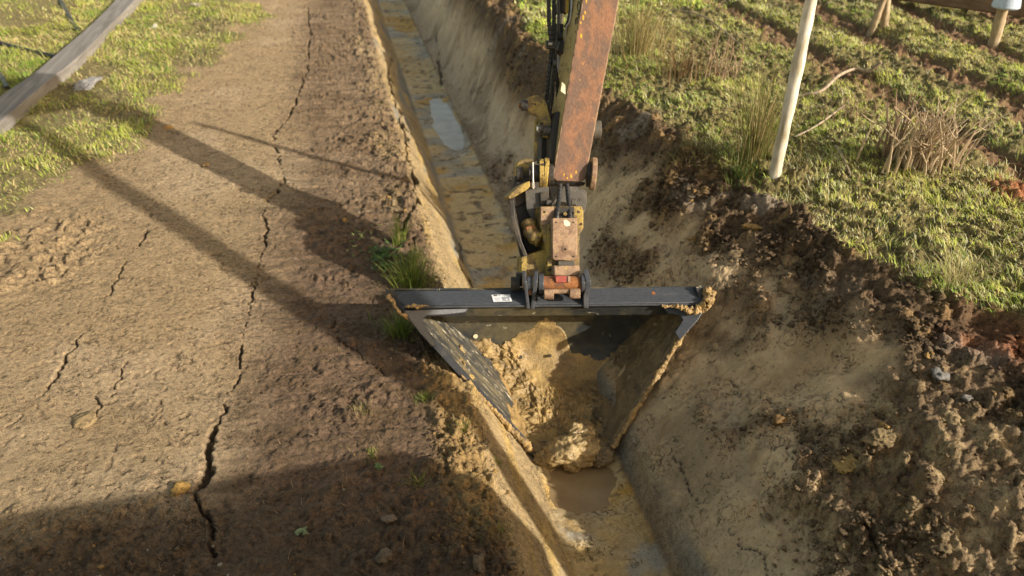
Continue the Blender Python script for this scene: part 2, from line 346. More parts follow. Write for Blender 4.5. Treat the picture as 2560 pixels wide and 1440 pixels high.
def soil_colour(X, Y, F):
    n1, n2, f3, f4 = F['n1'], F['n2'], F['f3'], F['f4']
    c = np.ones(X.shape+(3,))*np.array([.335, .245, .140])
    c = mixv(c, [.40, .30, .185], sm(.0, .5, fbm(X*1.3+3, Y*1.3, 4, 15)))
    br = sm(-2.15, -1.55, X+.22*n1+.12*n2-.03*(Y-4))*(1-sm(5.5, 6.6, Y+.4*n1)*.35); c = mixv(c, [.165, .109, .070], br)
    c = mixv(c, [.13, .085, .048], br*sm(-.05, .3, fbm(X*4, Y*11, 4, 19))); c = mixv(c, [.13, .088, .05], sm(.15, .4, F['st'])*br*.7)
    c = mixv(c, [.115, .078, .047], sm(3.15, 2.75, Y+.3*n2)*sm(-.5, -.7, X)*.85)  # soil darkened inside the machine shadow, deepening the shade by colour
    c = mixv(c, [.42, .32, .17], sm(-.95, -.75, X)*sm(5.0, 5.8, Y)*.5*sm(-.2, .4, n2))
    c = mixv(c, [.40, .27, .11], F['r4']*sm(-1.0, -.7, X)*sm(4.3, 3.8, Y)*sm(2.4, 2.9, Y)*.85)
    # left wall
    wl = F['wl']; s2 = fbm(X*22, Y*1.6, 4, 111); s3 = fbm(X*9+4, Y*1.0, 4, 113)
    wc = np.ones(X.shape+(3,))*np.array([.42, .31, .165]); wc = mixv(wc, [.50, .345, .12], sm(.05, .5, s2)*.8); wc = mixv(wc, [.24, .225, .18], sm(.12, .45, s3))
    c = mixv(c, wc*1.0, wl)
    # bottom
    b = F['bt']; bc = np.ones(X.shape+(3,))*np.array([.56, .42, .21])
    bn = fbm(X*1.5, Y*3.2, 4, 121); bc = mixv(bc, [.38, .345, .27], sm(.0, .30, bn)); bc = mixv(bc, [.56, .34, .085], sm(.05, .35, fbm(X*2+5, Y*2.6, 4, 123)))
    bc = mixv(bc, [.15, .105, .055], sm(.25, .5, fbm(X*10, Y*14, 3, 125))*.8); bc = mixv(bc, [.52, .355, .13], sm(3.3, 2.9, Y)*.65*sm(-.25, .2, fbm(X*5, Y*5, 3, 411))); c = mixv(c, bc, b)
    Xb = X+.015*n2
    # right wall
    rw = F['right']*(1-sm(.62, .8, X+.1*n1)); rc = np.ones(X.shape+(3,))*np.array([.46, .345, .20]); rc = mixv(rc, [.48, .37, .25], sm(3.8, 5, Y)*.8); rc = mixv(rc, [.42, .31, .14], sm(.05, .5, fbm(X*3, Y*2, 4, 131))*sm(6, 3.5, Y))
    rc = mixv(rc, [.24, .175, .10], sm(.05, .4, fbm(X*2.6, Y*2.6, 5, 401))*.7)
    rc = mixv(rc, [.25, .24, .195], sm(.39, .33, Xb)*(.35+.65*sm(-.3, .2, fbm(X*6, Y*1.2, 3, 133)))*sm(5, 4, Y)); c = mixv(c, rc, np.maximum(rw, sm(.24, .27, X)*(1-sm(.62, .8, X))))
    ub = sm(.6, .8, X+.1*n1); uc = np.ones(X.shape+(3,))*np.array([.51, .375, .215]); uc = mixv(uc, [.38, .265, .14], sm(-.1, .4, fbm(X*4, Y*4, 4, 135))); c = mixv(c, uc, ub)
    c = mixv(c, [.16, .105, .06], F['rough']*ub*.7*sm(.1, .45, F['vi']-.2)); c = mixv(c, [.20, .145, .085], ub*sm(.05, .4, fbm(X*2.6, Y*2.6, 5, 401))*.7); c = mixv(c, [.51, .39, .24], ub*sm(.1, .4, fbm(X*1.4, Y*1.4, 4, 405))*.6*(1-F['rough']))
    c = mixv(c, [.46, .35, .19], F['r2']*sm(.72, .85, F['wi'])*.6)
    c = mixv(c, [.17, .115, .065], F['r3']*np.maximum(ub, sm(4, 4.6, Y)*sm(.28, .36, X))*.75*sm(-.35, .2, F['f3']))
    c = mixv(c, [.105, .068, .038], F['r1']*.85*ub)
    c = mixv(c, [.30, .20, .09], F['r1']*ub*sm(.80, .9, F['wi'])*.7)
    c = mixv(c, [.27, .22, .165], F['r1']*ub*sm(.0, .3, fbm(X*3, Y*3, 3, 141)-.32))
    # grass soil
    g = np.maximum(F['gR'], F['gL']); c = mixv(c, [.19, .165, .07], g*.9); c = mixv(c, [.24, .145, .085], F['rows']*F['gR']*.9)
    c = mixv(c, [.36, .135, .06], F['red']*(.35+.65*sm(-.3, .3, n2)))
    c = mixv(c, [.05, .033, .02], F['cm']*.75); c = mixv(c, [.09, .06, .035], F['crk']*.6); c = mixv(c, [.11, .075, .045], F['pits']*.45)
    c = c*(1+.14*F['f3'][..., None]+.12*F['f4'][..., None])
    wet = np.clip(.12+.35*b+.35*wl*sm(-.2, .3, s3)+.55*rw+.5*ub*(1-F['rough']), 0, 1)*(1-g)
    wet = np.clip(wet+.35*sm(.1, .5, n2)*np.maximum(b, rw), 0, 1)
    return np.clip(c, .01, .8), wet
def axis(segs):
    out = [segs[0][0]]
    for a, b, s0, s1 in segs:
        x = a; L = b-a
        while x < b-1e-9:
            t = (x-a)/L; x = min(b, x+s0+(s1-s0)*t)
            out.append(x)
    return np.unique(np.round(out, 5))
gx = axis([(-40, -8, 1.2, .3), (-8, -3.4, .12, .016), (-3.4, 2.3, .0085, .0085), (2.3, 7, .0095, .03), (7, 14, .04, .3), (14, 60, .4, 2.0)])
gy = axis([(-8, 1.2, .4, .05), (1.2, 1.7, .03, .0085), (1.7, 5.4, .0085, .0085), (5.4, 9, .009, .024), (9, 16, .024, .08), (16, 70, .1, 2.5)])
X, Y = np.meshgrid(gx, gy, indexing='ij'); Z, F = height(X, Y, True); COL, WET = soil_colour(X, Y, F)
nx, ny = X.shape; idx = np.arange(nx*ny).reshape(nx, ny)
FA = np.stack([idx[:-1, :-1], idx[1:, :-1], idx[1:, 1:], idx[:-1, 1:]], -1).reshape(-1, 4)
# small sideways jitter so that clods are not a pure height field
Xj = X+.006*F['f4']*F['rough']; Yj = Y+.006*F['f5']*F['rough']
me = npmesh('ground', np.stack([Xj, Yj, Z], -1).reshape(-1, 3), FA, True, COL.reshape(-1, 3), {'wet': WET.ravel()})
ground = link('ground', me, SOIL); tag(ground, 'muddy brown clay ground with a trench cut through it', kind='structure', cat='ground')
print('terrain', nx, ny)
def H(x, y): return float(height(np.array([x]), np.array([y]))[0])
def on_ground(px, py, z0=-.5):
    z = z0
    for _ in range(12):
        p = at(px, py, z); z = .5*z+.5*H(p[0], p[1])
    p = at(px, py, z); return np.array([p[0], p[1], H(p[0], p[1])])
# ---- water
def water_mat(name, c, r):
    m, n, l, b = new_mat(name); co = n.new('ShaderNodeTexCoord').outputs['Object']
    f = noise_node(n, l, 5, 4, .5, co, .6); g = noise_node(n, l, 30, 3, .5, co)
    l.new(ramp(n, l, f, [(.35, tuple(np.array(c)*.85)), (.65, tuple(np.array(c)*1.12))]), b.inputs['Base Color'])
    b.inputs['Roughness'].default_value = r; b.inputs['IOR'].default_value = 1.33; bump(n, l, b, g, .04, .01); return m
WATER = water_mat('muddy_water', (.30, .215, .115), .06); WATER2 = water_mat('sky_pale_water', (.42, .40, .36), .03)  # far water's base colour lightened to stand in for sky reflection
for (cx, cy, rx, ry), mt, lab, dz in ((PUD[0], WATER, 'brown muddy puddle on the trench floor in front of the bucket lip', .0), (PUD[1], WATER2, 'shiny pale puddle on the trench floor behind the bucket', .0)):
    zz = float(height(np.array([cx+rx*.95]), np.array([cy]))[0]); zs = [H(cx+rx*.95*math.cos(a)*.9, cy+ry*1.02*math.sin(a)) for a in np.linspace(0, 6.28, 9)]
    zc = H(cx, cy); lev = max(zc+.008, min(-.990, np.median(zs)))
    vs = [(cx, cy, lev)]; K = 60
    for k in range(K):
        a = k/K*2*math.pi; s = 1.20+.10*math.sin(3*a+cy)+.07*math.sin(7*a+1)+.04*math.sin(13*a)
        vs.append((np.clip(cx+rx*s*math.cos(a), -.26, .262), cy+ry*s*math.sin(a), lev))
    o = link('water', mesh('water', vs, [(0, 1+k, 1+(k+1) % K) for k in range(K)]), mt); tag(o, lab, 'water', kind='structure')
# ------------------------------------------------------------------ loose crumbs (stuff)
def ico(sub):
    import bmesh
    bm = bmesh.new(); bmesh.ops.create_icosphere(bm, subdivisions=sub, radius=1); v = np.array([q.co[:] for q in bm.verts]); f = np.array([[q.index for q in p.verts] for p in bm.faces]); bm.free(); return v, f
IC1, IF1 = ico(1); IC2, IF2 = ico(2); IC3, IF3 = ico(3); IC5, IF5 = ico(5)
def lumps(pos, rad, cols, base=(IC2, IF2), seed=0, amp=.35, flat=.7):
    bv, bf = base; K = len(bv); n = len(pos); out = np.empty((n, K, 3)); vs = []
    for k in range(12):
        d = np.clip(1+amp*noise3(bv*1.0+k*3.1, 1.6, seed+k)*1.8+amp*.9*noise3(bv+k, 4.5, seed+k+3), .3, 2)
        vs.append(bv*d[:, None])
    vs = np.array(vs); pick = RNG.integers(0, 12, n); ang = RNG.random(n)*6.283; t = RNG.normal(0, .4, n)
    V = vs[pick]*np.stack([RNG.uniform(.7, 1.25, n), RNG.uniform(.7, 1.25, n), RNG.uniform(.5, 1, n)*flat], -1)[:, None, :]
    y, z = V[..., 1].copy(), V[..., 2].copy(); V[..., 1] = y*np.cos(t)[:, None]-z*np.sin(t)[:, None]; V[..., 2] = y*np.sin(t)[:, None]+z*np.cos(t)[:, None]
    c, s = np.cos(ang)[:, None], np.sin(ang)[:, None]; x, y = V[..., 0].copy(), V[..., 1].copy()
    V[..., 0] = x*c-y*s; V[..., 1] = x*s+y*c
    V = V*rad[:, None, None]+pos[:, None, :]
    Fc = (bf[None]+(np.arange(n)*K)[:, None, None]).reshape(-1, 3)
    return V.reshape(-1, 3), Fc, np.repeat(cols, K, 0)
def scatter(n, x0, x1, y0, y1, wfun):
    x = RNG.uniform(x0, x1, n); y = RNG.uniform(y0, y1, n)
    z, F = height(x, y, True); wgt = wfun(x, y, F); k = RNG.random(n) < wgt
    x, y, z = x[k], y[k], z[k]; F = {a: (b[k] if isinstance(b, np.ndarray) else b) for a, b in F.items()}
    return x, y, z, F
allV, allF, allC, off = [], [], [], 0
def add_crumbs(n, box, wf, rmin, rmax, cf_, base, seed):
    global off
    x, y, z, Fd = scatter(n, *box, wf); m = len(x)
    r = rmin*(rmax/rmin)**(RNG.random(m)**2.2); c, _ = soil_colour(x, y, Fd); c = cf_(c, m)
    V, Fc, cc = lumps(np.stack([x, y, z+r*.12], -1), r, c, base, seed, .75, .65)
    allV.append(V); allF.append(Fc+off); allC.append(cc); off += len(V)
def tint(lo, hi, yel=0.0, pal=0.0):
    def f(c, m):
        c = c*RNG.uniform(lo, hi, m)[:, None]
        k = RNG.random(m) < yel; c[k] = np.array([.42, .27, .10])*RNG.uniform(.6, 1.1, k.sum())[:, None]
        k = RNG.random(m) < pal; c[k] = np.array([.42, .37, .29])*RNG.uniform(.6, 1.1, k.sum())[:, None]
        return np.clip(c, .01, .7)
    return f
add_crumbs(42000, (.5, 2.4, 1.5, 6.5), lambda x, y, F: F['rough']*(1-F['gR'])*(.15+.85*sm(-.2, .4, F['n2'])), .004, .016, tint(.5, .95, .03, .0), (IC2, IF2), 1)
add_crumbs(3800, (.6, 2.2, 1.5, 5.5), lambda x, y, F: np.maximum(F['r1'], F['r2'])*(1-F['gR'])*sm(.1, .5, F['n2']+.2), .012, .030, tint(.5, .95, .06, .0), (IC3, IF3), 2)
add_crumbs(14000, (-1.02, -.5, 1.9, 8.5), lambda x, y, F: F['r4']*sm(-.3, .2, F['n2']), .003, .016, tint(.8, 1.15, .1, .0), (IC2, IF2), 3)
add_crumbs(52000, (-3.6, -.7, 1.9, 9), lambda x, y, F: .10+.5*F['r5']+.2*sm(.1, .4, F['n2']), .0025, .010, tint(.6, 1.35, .03, .03), (IC1, IF1), 4)
add_crumbs(2600, (-3.2, -1.2, 1.9, 3.1), lambda x, y, F: F['r5']*.8, .005, .015, tint(.8, 1.4, .03, .05), (IC2, IF2), 5)
add_crumbs(5200, (.24, .9, 1.9, 9), lambda x, y, F: .15*sm(0, .4, F['n2']), .003, .012, tint(.7, 1.2, .1, 0), (IC1, IF1), 6)
add_crumbs(5000, (.26, 1.1, 4.4, 9), lambda x, y, F: sm(.3, .8, F['r3'])*.5, .005, .026, tint(.6, 1.0, .05, 0), (IC2, IF2), 8)
add_crumbs(1500, (-.22, .22, 1.9, 9), lambda x, y, F: .3*sm(.1, .5, F['n2']), .003, .016, tint(.6, 1.1, .2, 0), (IC2, IF2), 7)
VV = np.concatenate(allV); FF = np.concatenate(allF); CC = np.concatenate(allC)
o = link('soil_crumbs', npmesh('soil_crumbs', VV, FF, True, CC, {'wet': np.full(len(VV), .15)}), SOIL)
tag(o, 'loose crumbs of broken clay and topsoil over the banks', 'soil', kind='stuff'); print('crumbs', len(VV))
# individual clods and stones one can point at
def clod(name, px, py, r, c, label, cat, z0=-.5, fl=.7, wet=.15, group=None, seed=0):
    p = on_ground(px, py, z0); V, Fc, cc = lumps(np.array([[0, 0, r*.25]]), np.array([r]), np.array([c]), (IC5, IF5) if r > .05 else (IC3, IF3), 60+seed, .45, fl)
    V = V+0.10*r*noise3(V/r, 6, seed)[:, None]*V/np.maximum(np.linalg.norm(V, axis=1), 1e-6)[:, None]*1.5
    o = link(name, npmesh(name, V, Fc, True, cc, {'wet': np.full(len(V), wet)}), SOIL); o.location = p; tag(o, label, cat, group); return o
clod('clod', 420, 320, .035, (.45, .27, .09), 'small orange clod where the upper shadow band starts', 'clod', seed=1)
clod('clod', 512, 415, .05, (.42, .29, .14), 'pale clod beside the upper shadow band on the left bank', 'clod', seed=2)
clod('clod', 450, 1222, .035, (.48, .30, .09), 'yellow clod left of the wide crack at the edge of the machine shadow', 'clod', seed=3)
clod('clod', 215, 1052, .05, (.40, .29, .15), 'largest flat clod lying in the short crack at lower left', 'clod', seed=4, fl=.5)
clod('clod', 155, 928, .035, (.38, .27, .15), 'round clod wedged in the long left crack', 'clod', seed=5)
clod('clod', 862, 552, .022, (.5, .3, .08), 'tiny yellow clod inside the dark shadow left of the tuft', 'clod', seed=6)
clod('clod', 1945, 1052, .036, (.28, .17, .07), 'orange brown clod sitting on the edge of the smooth mud on the right bank', 'clod', -.3, seed=7)
clod('clod', 2205, 1100, .06, (.28, .21, .11), 'large rounded brown clod on the right bank below the smooth mud', 'clod', -.2, seed=8)
clod('clod', 1880, 575, .06, (.46, .30, .11), 'sunlit yellow clod pile crumbling below the white post', 'clod', 0, seed=9)
clod('clod', 2120, 1170, .055, (.50, .34, .13), 'bright yellow clod in the middle of the lower right bank', 'clod', -.2, seed=10)
clod('stone', 2350, 938, .045, (.24, .235, .225), 'grey blue stone on the dark topsoil of the right bank', 'stone', 0, .5, .2, seed=11)
clod('stone', 2412, 1000, .030, (.22, .215, .20), 'smaller grey stone just below the grey blue stone', 'stone', 0, .5, .2, seed=12)
clod('stone', 1340, 1128, .028, (.5, .48, .42), 'small pale stone at the left corner of the bucket lip', 'stone', -.9, .6, .5, seed=13)
clod('stone', 970, 1298, .035, (.27, .2, .14), 'flat brown stone in the shaded ground at bottom centre', 'stone', -.55, .4, .1, seed=14)
clod('stone', 1195, 1412, .05, (.22, .17, .11), 'flat grey brown slab of clay at the bottom edge by the trench lip', 'stone', -.55, .3, .1, seed=15)
clod('stone', 960, 1395, .035, (.2, .15, .1), 'brown stone at the bottom centre in the shade', 'stone', -.55, .6, .1, seed=16)
clod('stone', 385, 70, .07, (.66, .64, .60), 'small white stone in the left grass verge', 'stone', -.45, .35, .0, seed=17)
clod('stone', 490, 18, .10, (.62, .60, .57), 'white broken stone at the top of the left grass verge', 'stone', -.45, .3, .0, seed=18)
clod('stone', 218, 218, .15, (.34, .335, .34), 'large pale grey stone beside the grey timber', 'stone', -.4, .25, .0, seed=19)
# ------------------------------------------------------------------ grass
def blades(P, h, wd, lean, col, nseg=2, az=None):
    """curved ribbons; P (n,3), h, wd (n), lean (n) 0..1.5"""
    n = len(P); az = RNG.random(n)*6.283 if az is None else az
    d = np.stack([np.cos(az), np.sin(az), np.zeros(n)], -1); s = np.stack([-np.sin(az), np.cos(az), np.zeros(n)], -1)
    rot = RNG.normal(0, .6, n); s = s*np.cos(rot)[:, None]+d*np.sin(rot)[:, None]
    rows = []; K = nseg+1
    for k in range(K):
        t = k/nseg; hor = lean*h*(t**1.6); ver = h*t*np.sqrt(np.clip(1-(lean*t*.75)**2, .08, 1))
        c = P+d*hor[:, None]+np.array([0, 0, 1.])*ver[:, None]; ww = wd*(1-t)**.6*.5
        if k < nseg: rows += [c-s*ww[:, None], c+s*ww[:, None]]
        else: rows += [c]
    V = np.stack(rows, 1); m = V.shape[1]; b = (np.arange(n)*m)[:, None]
    tris = []
    for k in range(nseg-1):
        q = 2*k; tris += [[q, q+1, q+3], [q, q+3, q+2]]
    q = 2*(nseg-1); tris += [[q, q+1, q+2]]
    Fc = (b[:, :, None]+np.array(tris)[None]).reshape(-1, 3)
    shade = np.ones(m)
    return V.reshape(-1, 3), Fc, np.repeat(col, m, 0)
def gcol(n, dry, P=None, bright=1.0):
    a = np.array([.13, .215, .035]); b_ = np.array([.35, .36, .085]); d = np.array([.50, .40, .20]); dk = np.array([.06, .11, .03])
    k = RNG.random(n)
    if P is not None: k = np.clip(k*.6+.4*(.5+1.3*fbm(P[:, 0]*1.7, P[:, 1]*1.7, 3, 200)), 0, 1)
    c = a*(1-k)[:, None]+b_*k[:, None]
    q = RNG.random(n); dr = dry
    if P is not None: dr = np.clip(dry+.5*fbm(P[:, 0]*2.3+9, P[:, 1]*2.3, 3, 210), 0, .9)
    c = np.where((q < dr)[:, None], d*RNG.uniform(.6, 1.1, n)[:, None], c); c = np.where((q > .93)[:, None], dk, c)
    return np.clip(c*bright*RNG.uniform(.75, 1.2, n)[:, None], 0.01, .7)
def grass_field(name, label, n, box, key, hmin, hmax, wd, dry, bright=1.0, far=None):
    x = RNG.uniform(box[0], box[1], n)
    y = box[2]+(box[3]-box[2])*RNG.random(n)**1.6
    z, Fd = height(x, y, True); g = Fd[key]
    dens = g*(1-.93*Fd['rows'] if key == 'gR' else 1)*(.12+.88*sm(-.30, .15, fbm(x*1.7, y*1.7, 5, 220)))*(1-.9*sm(.3, .6, Fd['red']))
    k = RNG.random(n) < dens; x, y, z = x[k], y[k], z[k]; m = len(x); P = np.stack([x, y, z-.004], -1)
    tus = .55+.9*sm(-.3, .4, fbm(x*5, y*5, 3, 230)); sc = 1+.05*np.clip(y-5, 0, 20)
    h = RNG.uniform(hmin, hmax, m)*tus; ww = wd*RNG.uniform(.6, 1.4, m)*sc
    flow = 6.283*.5*fbm(x*1.5, y*1.5, 3, 240)+2.4+RNG.normal(0, .9, m)
    V, Fc, cc = blades(P, h, ww, RNG.uniform(.5, 1.3, m), gcol(m, dry, P, bright), 2, flow)
    o = link(name, npmesh(name, V, Fc, False, cc), BLADE); tag(o, label, 'grass', kind='stuff'); print(name, m); return o
grass_field('grass', 'sunlit green and straw coloured pasture grass on the right of the trench', 420000, (1.0, 9.5, 2.0, 13), 'gR', .018, .060, .0055, .40, 2.3)
grass_field('grass', 'rough green grass of the far field at top right', 90000, (1.0, 22, 9, 40), 'gR', .05, .09, .016, .25, 2.2)
grass_field('grass', 'soft green grass verge at top left beside the grey timber', 170000, (-7.5, -1.8, 4.5, 17), 'gL', .03, .08, .0075, .34, 1.6)
def tuft(name, px, py, n, h, spread, label, cat='grass tuft', z0=-.55, dry=.1, wd=.005, lean=(.1, .9), group=None, base=None, parent_at=None, cols=None, nseg=4):
    p = on_ground(px, py, z0) if parent_at is None else np.array(parent_at)
    r = np.abs(RNG.normal(0, spread, n)); a = RNG.random(n)*6.283
    P = np.stack([r*np.cos(a), r*np.sin(a)*.8, np.zeros(n)-.004], -1)
    gz = height(P[:, 0]+p[0], P[:, 1]+p[1])-p[2]; P[:, 2] += np.clip(gz, -.12, .08)
    hh = RNG.uniform(.45, 1., n)*h; ln = RNG.uniform(lean[0], lean[1], n); az = np.where(RNG.random(n) < .75, a, RNG.random(n)*6.283)
    c = gcol(n, dry) if cols is None else np.array(cols)[RNG.integers(0, len(cols), n)]*RNG.uniform(.6, 1.2, n)[:, None]
    V, Fc, cc = blades(P, hh, wd*RNG.uniform(.6, 1.3, n), ln, c, nseg, az)
    o = link(name, npmesh(name, V, Fc, False, cc), BLADE); o.location = p; tag(o, label, cat, group); return o
GT = 'grass tufts growing on the bare left bank'
tuft('grass_tuft', 1000, 608, 90, .26, .035, 'spiky green rush tuft highest on the trench lip behind the bucket', z0=-.6, group=GT, dry=.12, wd=.006, lean=(.05, .6))
tuft('grass_tuft', 1030, 715, 420, .24, .085, 'bushy green grass clump just behind the left end of the bucket beam', z0=-.6, group=GT, dry=.06, wd=.005, lean=(.1, 1.0))
tuft('grass_tuft', 1040, 655, 160, .15, .06, 'yellow green leafy tuft between the rush tuft and the bushy clump', z0=-.6, group=GT, dry=.2)
tuft('grass_tuft', 1000, 835, 330, .15, .07, 'dark green tuft in the shadow under the left wing of the bucket', z0=-.6, group=GT, dry=.03)
tuft('grass_tuft', 1060, 998, 90, .06, .035, 'small bright green tuft left of the bucket wing', z0=-.6, group=GT, dry=.05, wd=.004)
tuft('grass_tuft', 905, 1030, 110, .06, .04, 'small dry straw coloured tuft on the lit bank', z0=-.6, group=GT, dry=.85, wd=.003)
tuft('grass_tuft', 1045, 1205, 80, .06, .045, 'thin dark green tuft in the machine shadow', z0=-.6, group=GT, dry=.1, wd=.0035)
tuft('grass_tuft', 1245, 1160, 30, .045, .02, 'tiny green tuft among yellow clods at the trench lip', z0=-.6, group=GT, dry=.0, wd=.005)
tuft('grass_tuft', 930, 1140, 35, .05, .03, 'sparse pale tuft at the edge of the machine shadow', z0=-.6, group=GT, dry=.4, wd=.004)
tuft('grass_tuft', 945, 262, 30, .06, .03, 'tiny green tuft far up the left bank', z0=-.6, group=GT, dry=.1, wd=.007)
tuft('grass_tuft', 1250, 1330, 60, .05, .05, 'scattered green shoots in shade near the bottom edge', z0=-.6, group=GT, dry=.1, wd=.004)
tuft('grass_tuft', 1160, 1075, 45, .06, .04, 'scrappy green tuft between the bucket wing and the shade', z0=-.6, group=GT, dry=.3, wd=.004)
def weed(px, py, n, r, label, col=(.12, .2, .06)):
    p = on_ground(px, py, -.6); vs, fs = [], []
    for i in range(n):
        a = random.random()*6.283; d = abs(random.gauss(0, r)); cx, cy = d*math.cos(a), d*math.sin(a); z = H(p[0]+cx, p[1]+cy)-p[2]+.012+random.random()*.02
        L = random.uniform(.012, .026); W_ = L*.45; b = len(vs); t = random.random()*6.283; up = random.uniform(-.1, .5)
        for (u, v, hh) in ((-1, 0, 0), (-.3, 1, .2), (.5, .8, .35), (1.1, 0, .3), (.5, -.8, .35), (-.3, -1, .2)):
            vs.append((cx+L*u*math.cos(t)-W_*v*math.sin(t), cy+L*u*math.sin(t)+W_*v*math.cos(t), z+L*(up*u+hh*.4)))
        fs.append(tuple(range(b, b+6)))
    me = mesh('leafy_weed', vs, fs); a = me.attributes.new('col', 'FLOAT_COLOR', 'POINT')
    cc = np.ones((len(vs), 4), np.float32); cc[:, :3] = np.repeat(np.array(col)*RNG.uniform(.6, 1.5, n)[:, None], 6, 0); a.data.foreach_set('color', cc.ravel())
    o = link('leafy_weed', me, BLADE); o.location = p; tag(o, label, 'weed', kind='stuff'); return o
weed(960, 635, 150, .10, 'patch of small round leaved weeds left of the bushy grass clump')
weed(965, 672, 60, .06, 'smaller leafy weed patch below the round leaved weeds')
weed(945, 1172, 8, .018, 'two leaved seedling at the edge of the machine shadow', (.22, .3, .12))
weed(758, 1335, 9, .015, 'pale seedling in the deep shade at the bottom', (.25, .3, .16))
weed(905, 600, 30, .10, 'sparse pale weeds along the shadow edge', (.3, .32, .12))
# tall dry plants on the right
TAN = [(.42, .33, .16), (.34, .27, .13), (.20, .22, .07), (.50, .42, .22)]
tuft('dry_rush_clump', 1885, 395, 330, .80, .11, 'tall green and straw coloured rushes growing left of the white post', 'rushes', .15, wd=.0055, lean=(.05, .6), cols=TAN+[(.15, .19, .05)]*2, nseg=5)
tuft('dry_rush_clump', 1590, 130, 300, .75, .22, 'tall pale dead grass clump to the right of the excavator arm', 'dead grass', .1, wd=.008, lean=(.05, .7), cols=TAN, nseg=5)
tuft('dry_rush_clump', 1700, 190, 70, .45, .22, 'thin brown dead stalks between the arm and the rushes', 'dead grass', .1, wd=.010, lean=(.05, .6), cols=[(.25, .16, .08), (.33, .24, .12)], nseg=5)
tuft('dry_grass_tuft', 1740, 385, 500, .14, .12, 'faded matted grass hanging over the bank edge left of the rushes', 'dead grass', .1, dry=.75, wd=.004, lean=(.4, 1.3), cols=[(.22, .17, .09), (.3, .24, .12), (.2, .22, .07)])
tuft('dry_grass_tuft', 1850, 445, 300, .12, .10, 'dark green weeds on the bank at the foot of the rushes', 'grass tuft', .1, wd=.007, cols=[(.07, .13, .03), (.12, .18, .05), (.3, .25, .1)])
tuft('dry_grass_tuft', 2390, 700, 160, .20, .10, 'pale bleached grass tuft drooping over the right grass edge', 'dead grass', .1, wd=.005, lean=(.5, 1.3), cols=[(.5, .45, .25), (.42, .38, .18)])
# ------------------------------------------------------------------ solid building tools
class MB:
    def __init__(s): s.v = []; s.f = []
    def add(s, v, f): b = len(s.v); s.v += [tuple(map(float, q)) for q in v]; s.f += [tuple(b+i for i in q) for q in f]
    def prism(s, pts, vec):
        n = len(pts); vec = np.array(vec); a = [np.array(p) for p in pts]; b = [p+vec for p in a]
        s.add(a+b, [tuple(range(n))[::-1], tuple(range(n, 2*n))]+[(i, (i+1) % n, n+(i+1) % n, n+i) for i in range(n)])
    def cyl(s, a, b, r, n=28, r2=None, caps=True):
        s.tube([a, b], [r, r if r2 is None else r2], n, caps)
    def tube(s, pts, rad, n=12, caps=True, spiral=None):
        P = [np.array(p, float) for p in pts]; m = len(P)
        if not hasattr(rad, '__len__'): rad = [rad]*m
        t0 = P[1]-P[0]; up = np.array([0, 0, 1.]) if abs(t0[2]) < .9*np.linalg.norm(t0) else np.array([1., 0, 0])
        vs = []; L = 0; prev = None
        for i in range(m):
            t = P[min(i+1, m-1)]-P[max(i-1, 0)]; t /= np.linalg.norm(t)
            x = (np.cross(up, t) if prev is None else prev-t*np.dot(prev, t)); x /= np.linalg.norm(x); prev = x; y = np.cross(t, x)
            if i: L += np.linalg.norm(P[i]-P[i-1])
            for k in range(n):
                a = 2*math.pi*k/n; rr = rad[i]
                if spiral: fr = (L/spiral[0]+k/n) % 1; rr = rad[i]+spiral[1]*(1-fr)*(1 if fr > .07 else -2)
                vs.append(P[i]+rr*(math.cos(a)*x+math.sin(a)*y))
        fs = [(i*n+k, i*n+(k+1) % n, (i+1)*n+(k+1) % n, (i+1)*n+k) for i in range(m-1) for k in range(n)]
        if caps: fs += [tuple(range(n))[::-1], tuple(range((m-1)*n, m*n))]
        s.add(vs, fs)
    def box(s, c, ax, ay, az): # centre and half axes
        c, ax, ay, az = map(np.array, (c, ax, ay, az)); pts = [c-ax-ay-az, c+ax-ay-az, c+ax+ay-az, c-ax+ay-az]; s.prism(pts, 2*az)
    def build(s, name, mat, parent=None, bevel=.003, smooth=True, seg=2):
        me = mesh(name, s.v, s.f); import bmesh
        bm = bmesh.new(); bm.from_mesh(me); bmesh.ops.recalc_face_normals(bm, faces=bm.faces); bm.to_mesh(me); bm.free()
        if smooth: me.polygons.foreach_set('use_smooth', [True]*len(me.polygons)); me.set_sharp_from_angle(angle=math.radians(40))
        o = link(name, me, mat, parent)
        if bevel:
            b = o.modifiers.new('bevel', 'BEVEL'); b.width = bevel; b.segments = seg; b.limit_method = 'ANGLE'; b.angle_limit = math.radians(40)
        return o
def spline(pts, n=8):
    P = [np.array(p, float) for p in pts]; P = [2*P[0]-P[1]]+P+[2*P[-1]-P[-2]]; out = []
    for i in range(1, len(P)-2):
        for k in range(n):
            t = k/n; a, b, c, d = P[i-1:i+3]
            out.append(.5*(2*b+(c-a)*t+(2*a-5*b+4*c-d)*t*t+(3*b-a-3*c+d)*t**3))
    return out+[P[-2]]
# ------------------------------------------------------------------ ditching bucket
TL = at(975, 742, depth=4.98); TR = at(1768, 736, depth=4.98); LL = np.array([-.245, 3.50, -.965]); LR = np.array([.18, 3.39, -.965])
bx = (TR-TL)/np.linalg.norm(TR-TL)
bucket = empty('ditching_bucket', tuple((LL+LR)/2), 'wide black trapezoid ditching bucket smeared with yellow clay in the trench', 'excavator bucket')
dn = (LL+LR)/2-(TL+TR)/2; dn /= np.linalg.norm(dn); nout = np.cross(bx, dn); nout /= np.linalg.norm(nout)
if nout[1] > 0: nout = -nout
YD = np.array([.10, 1., 0])
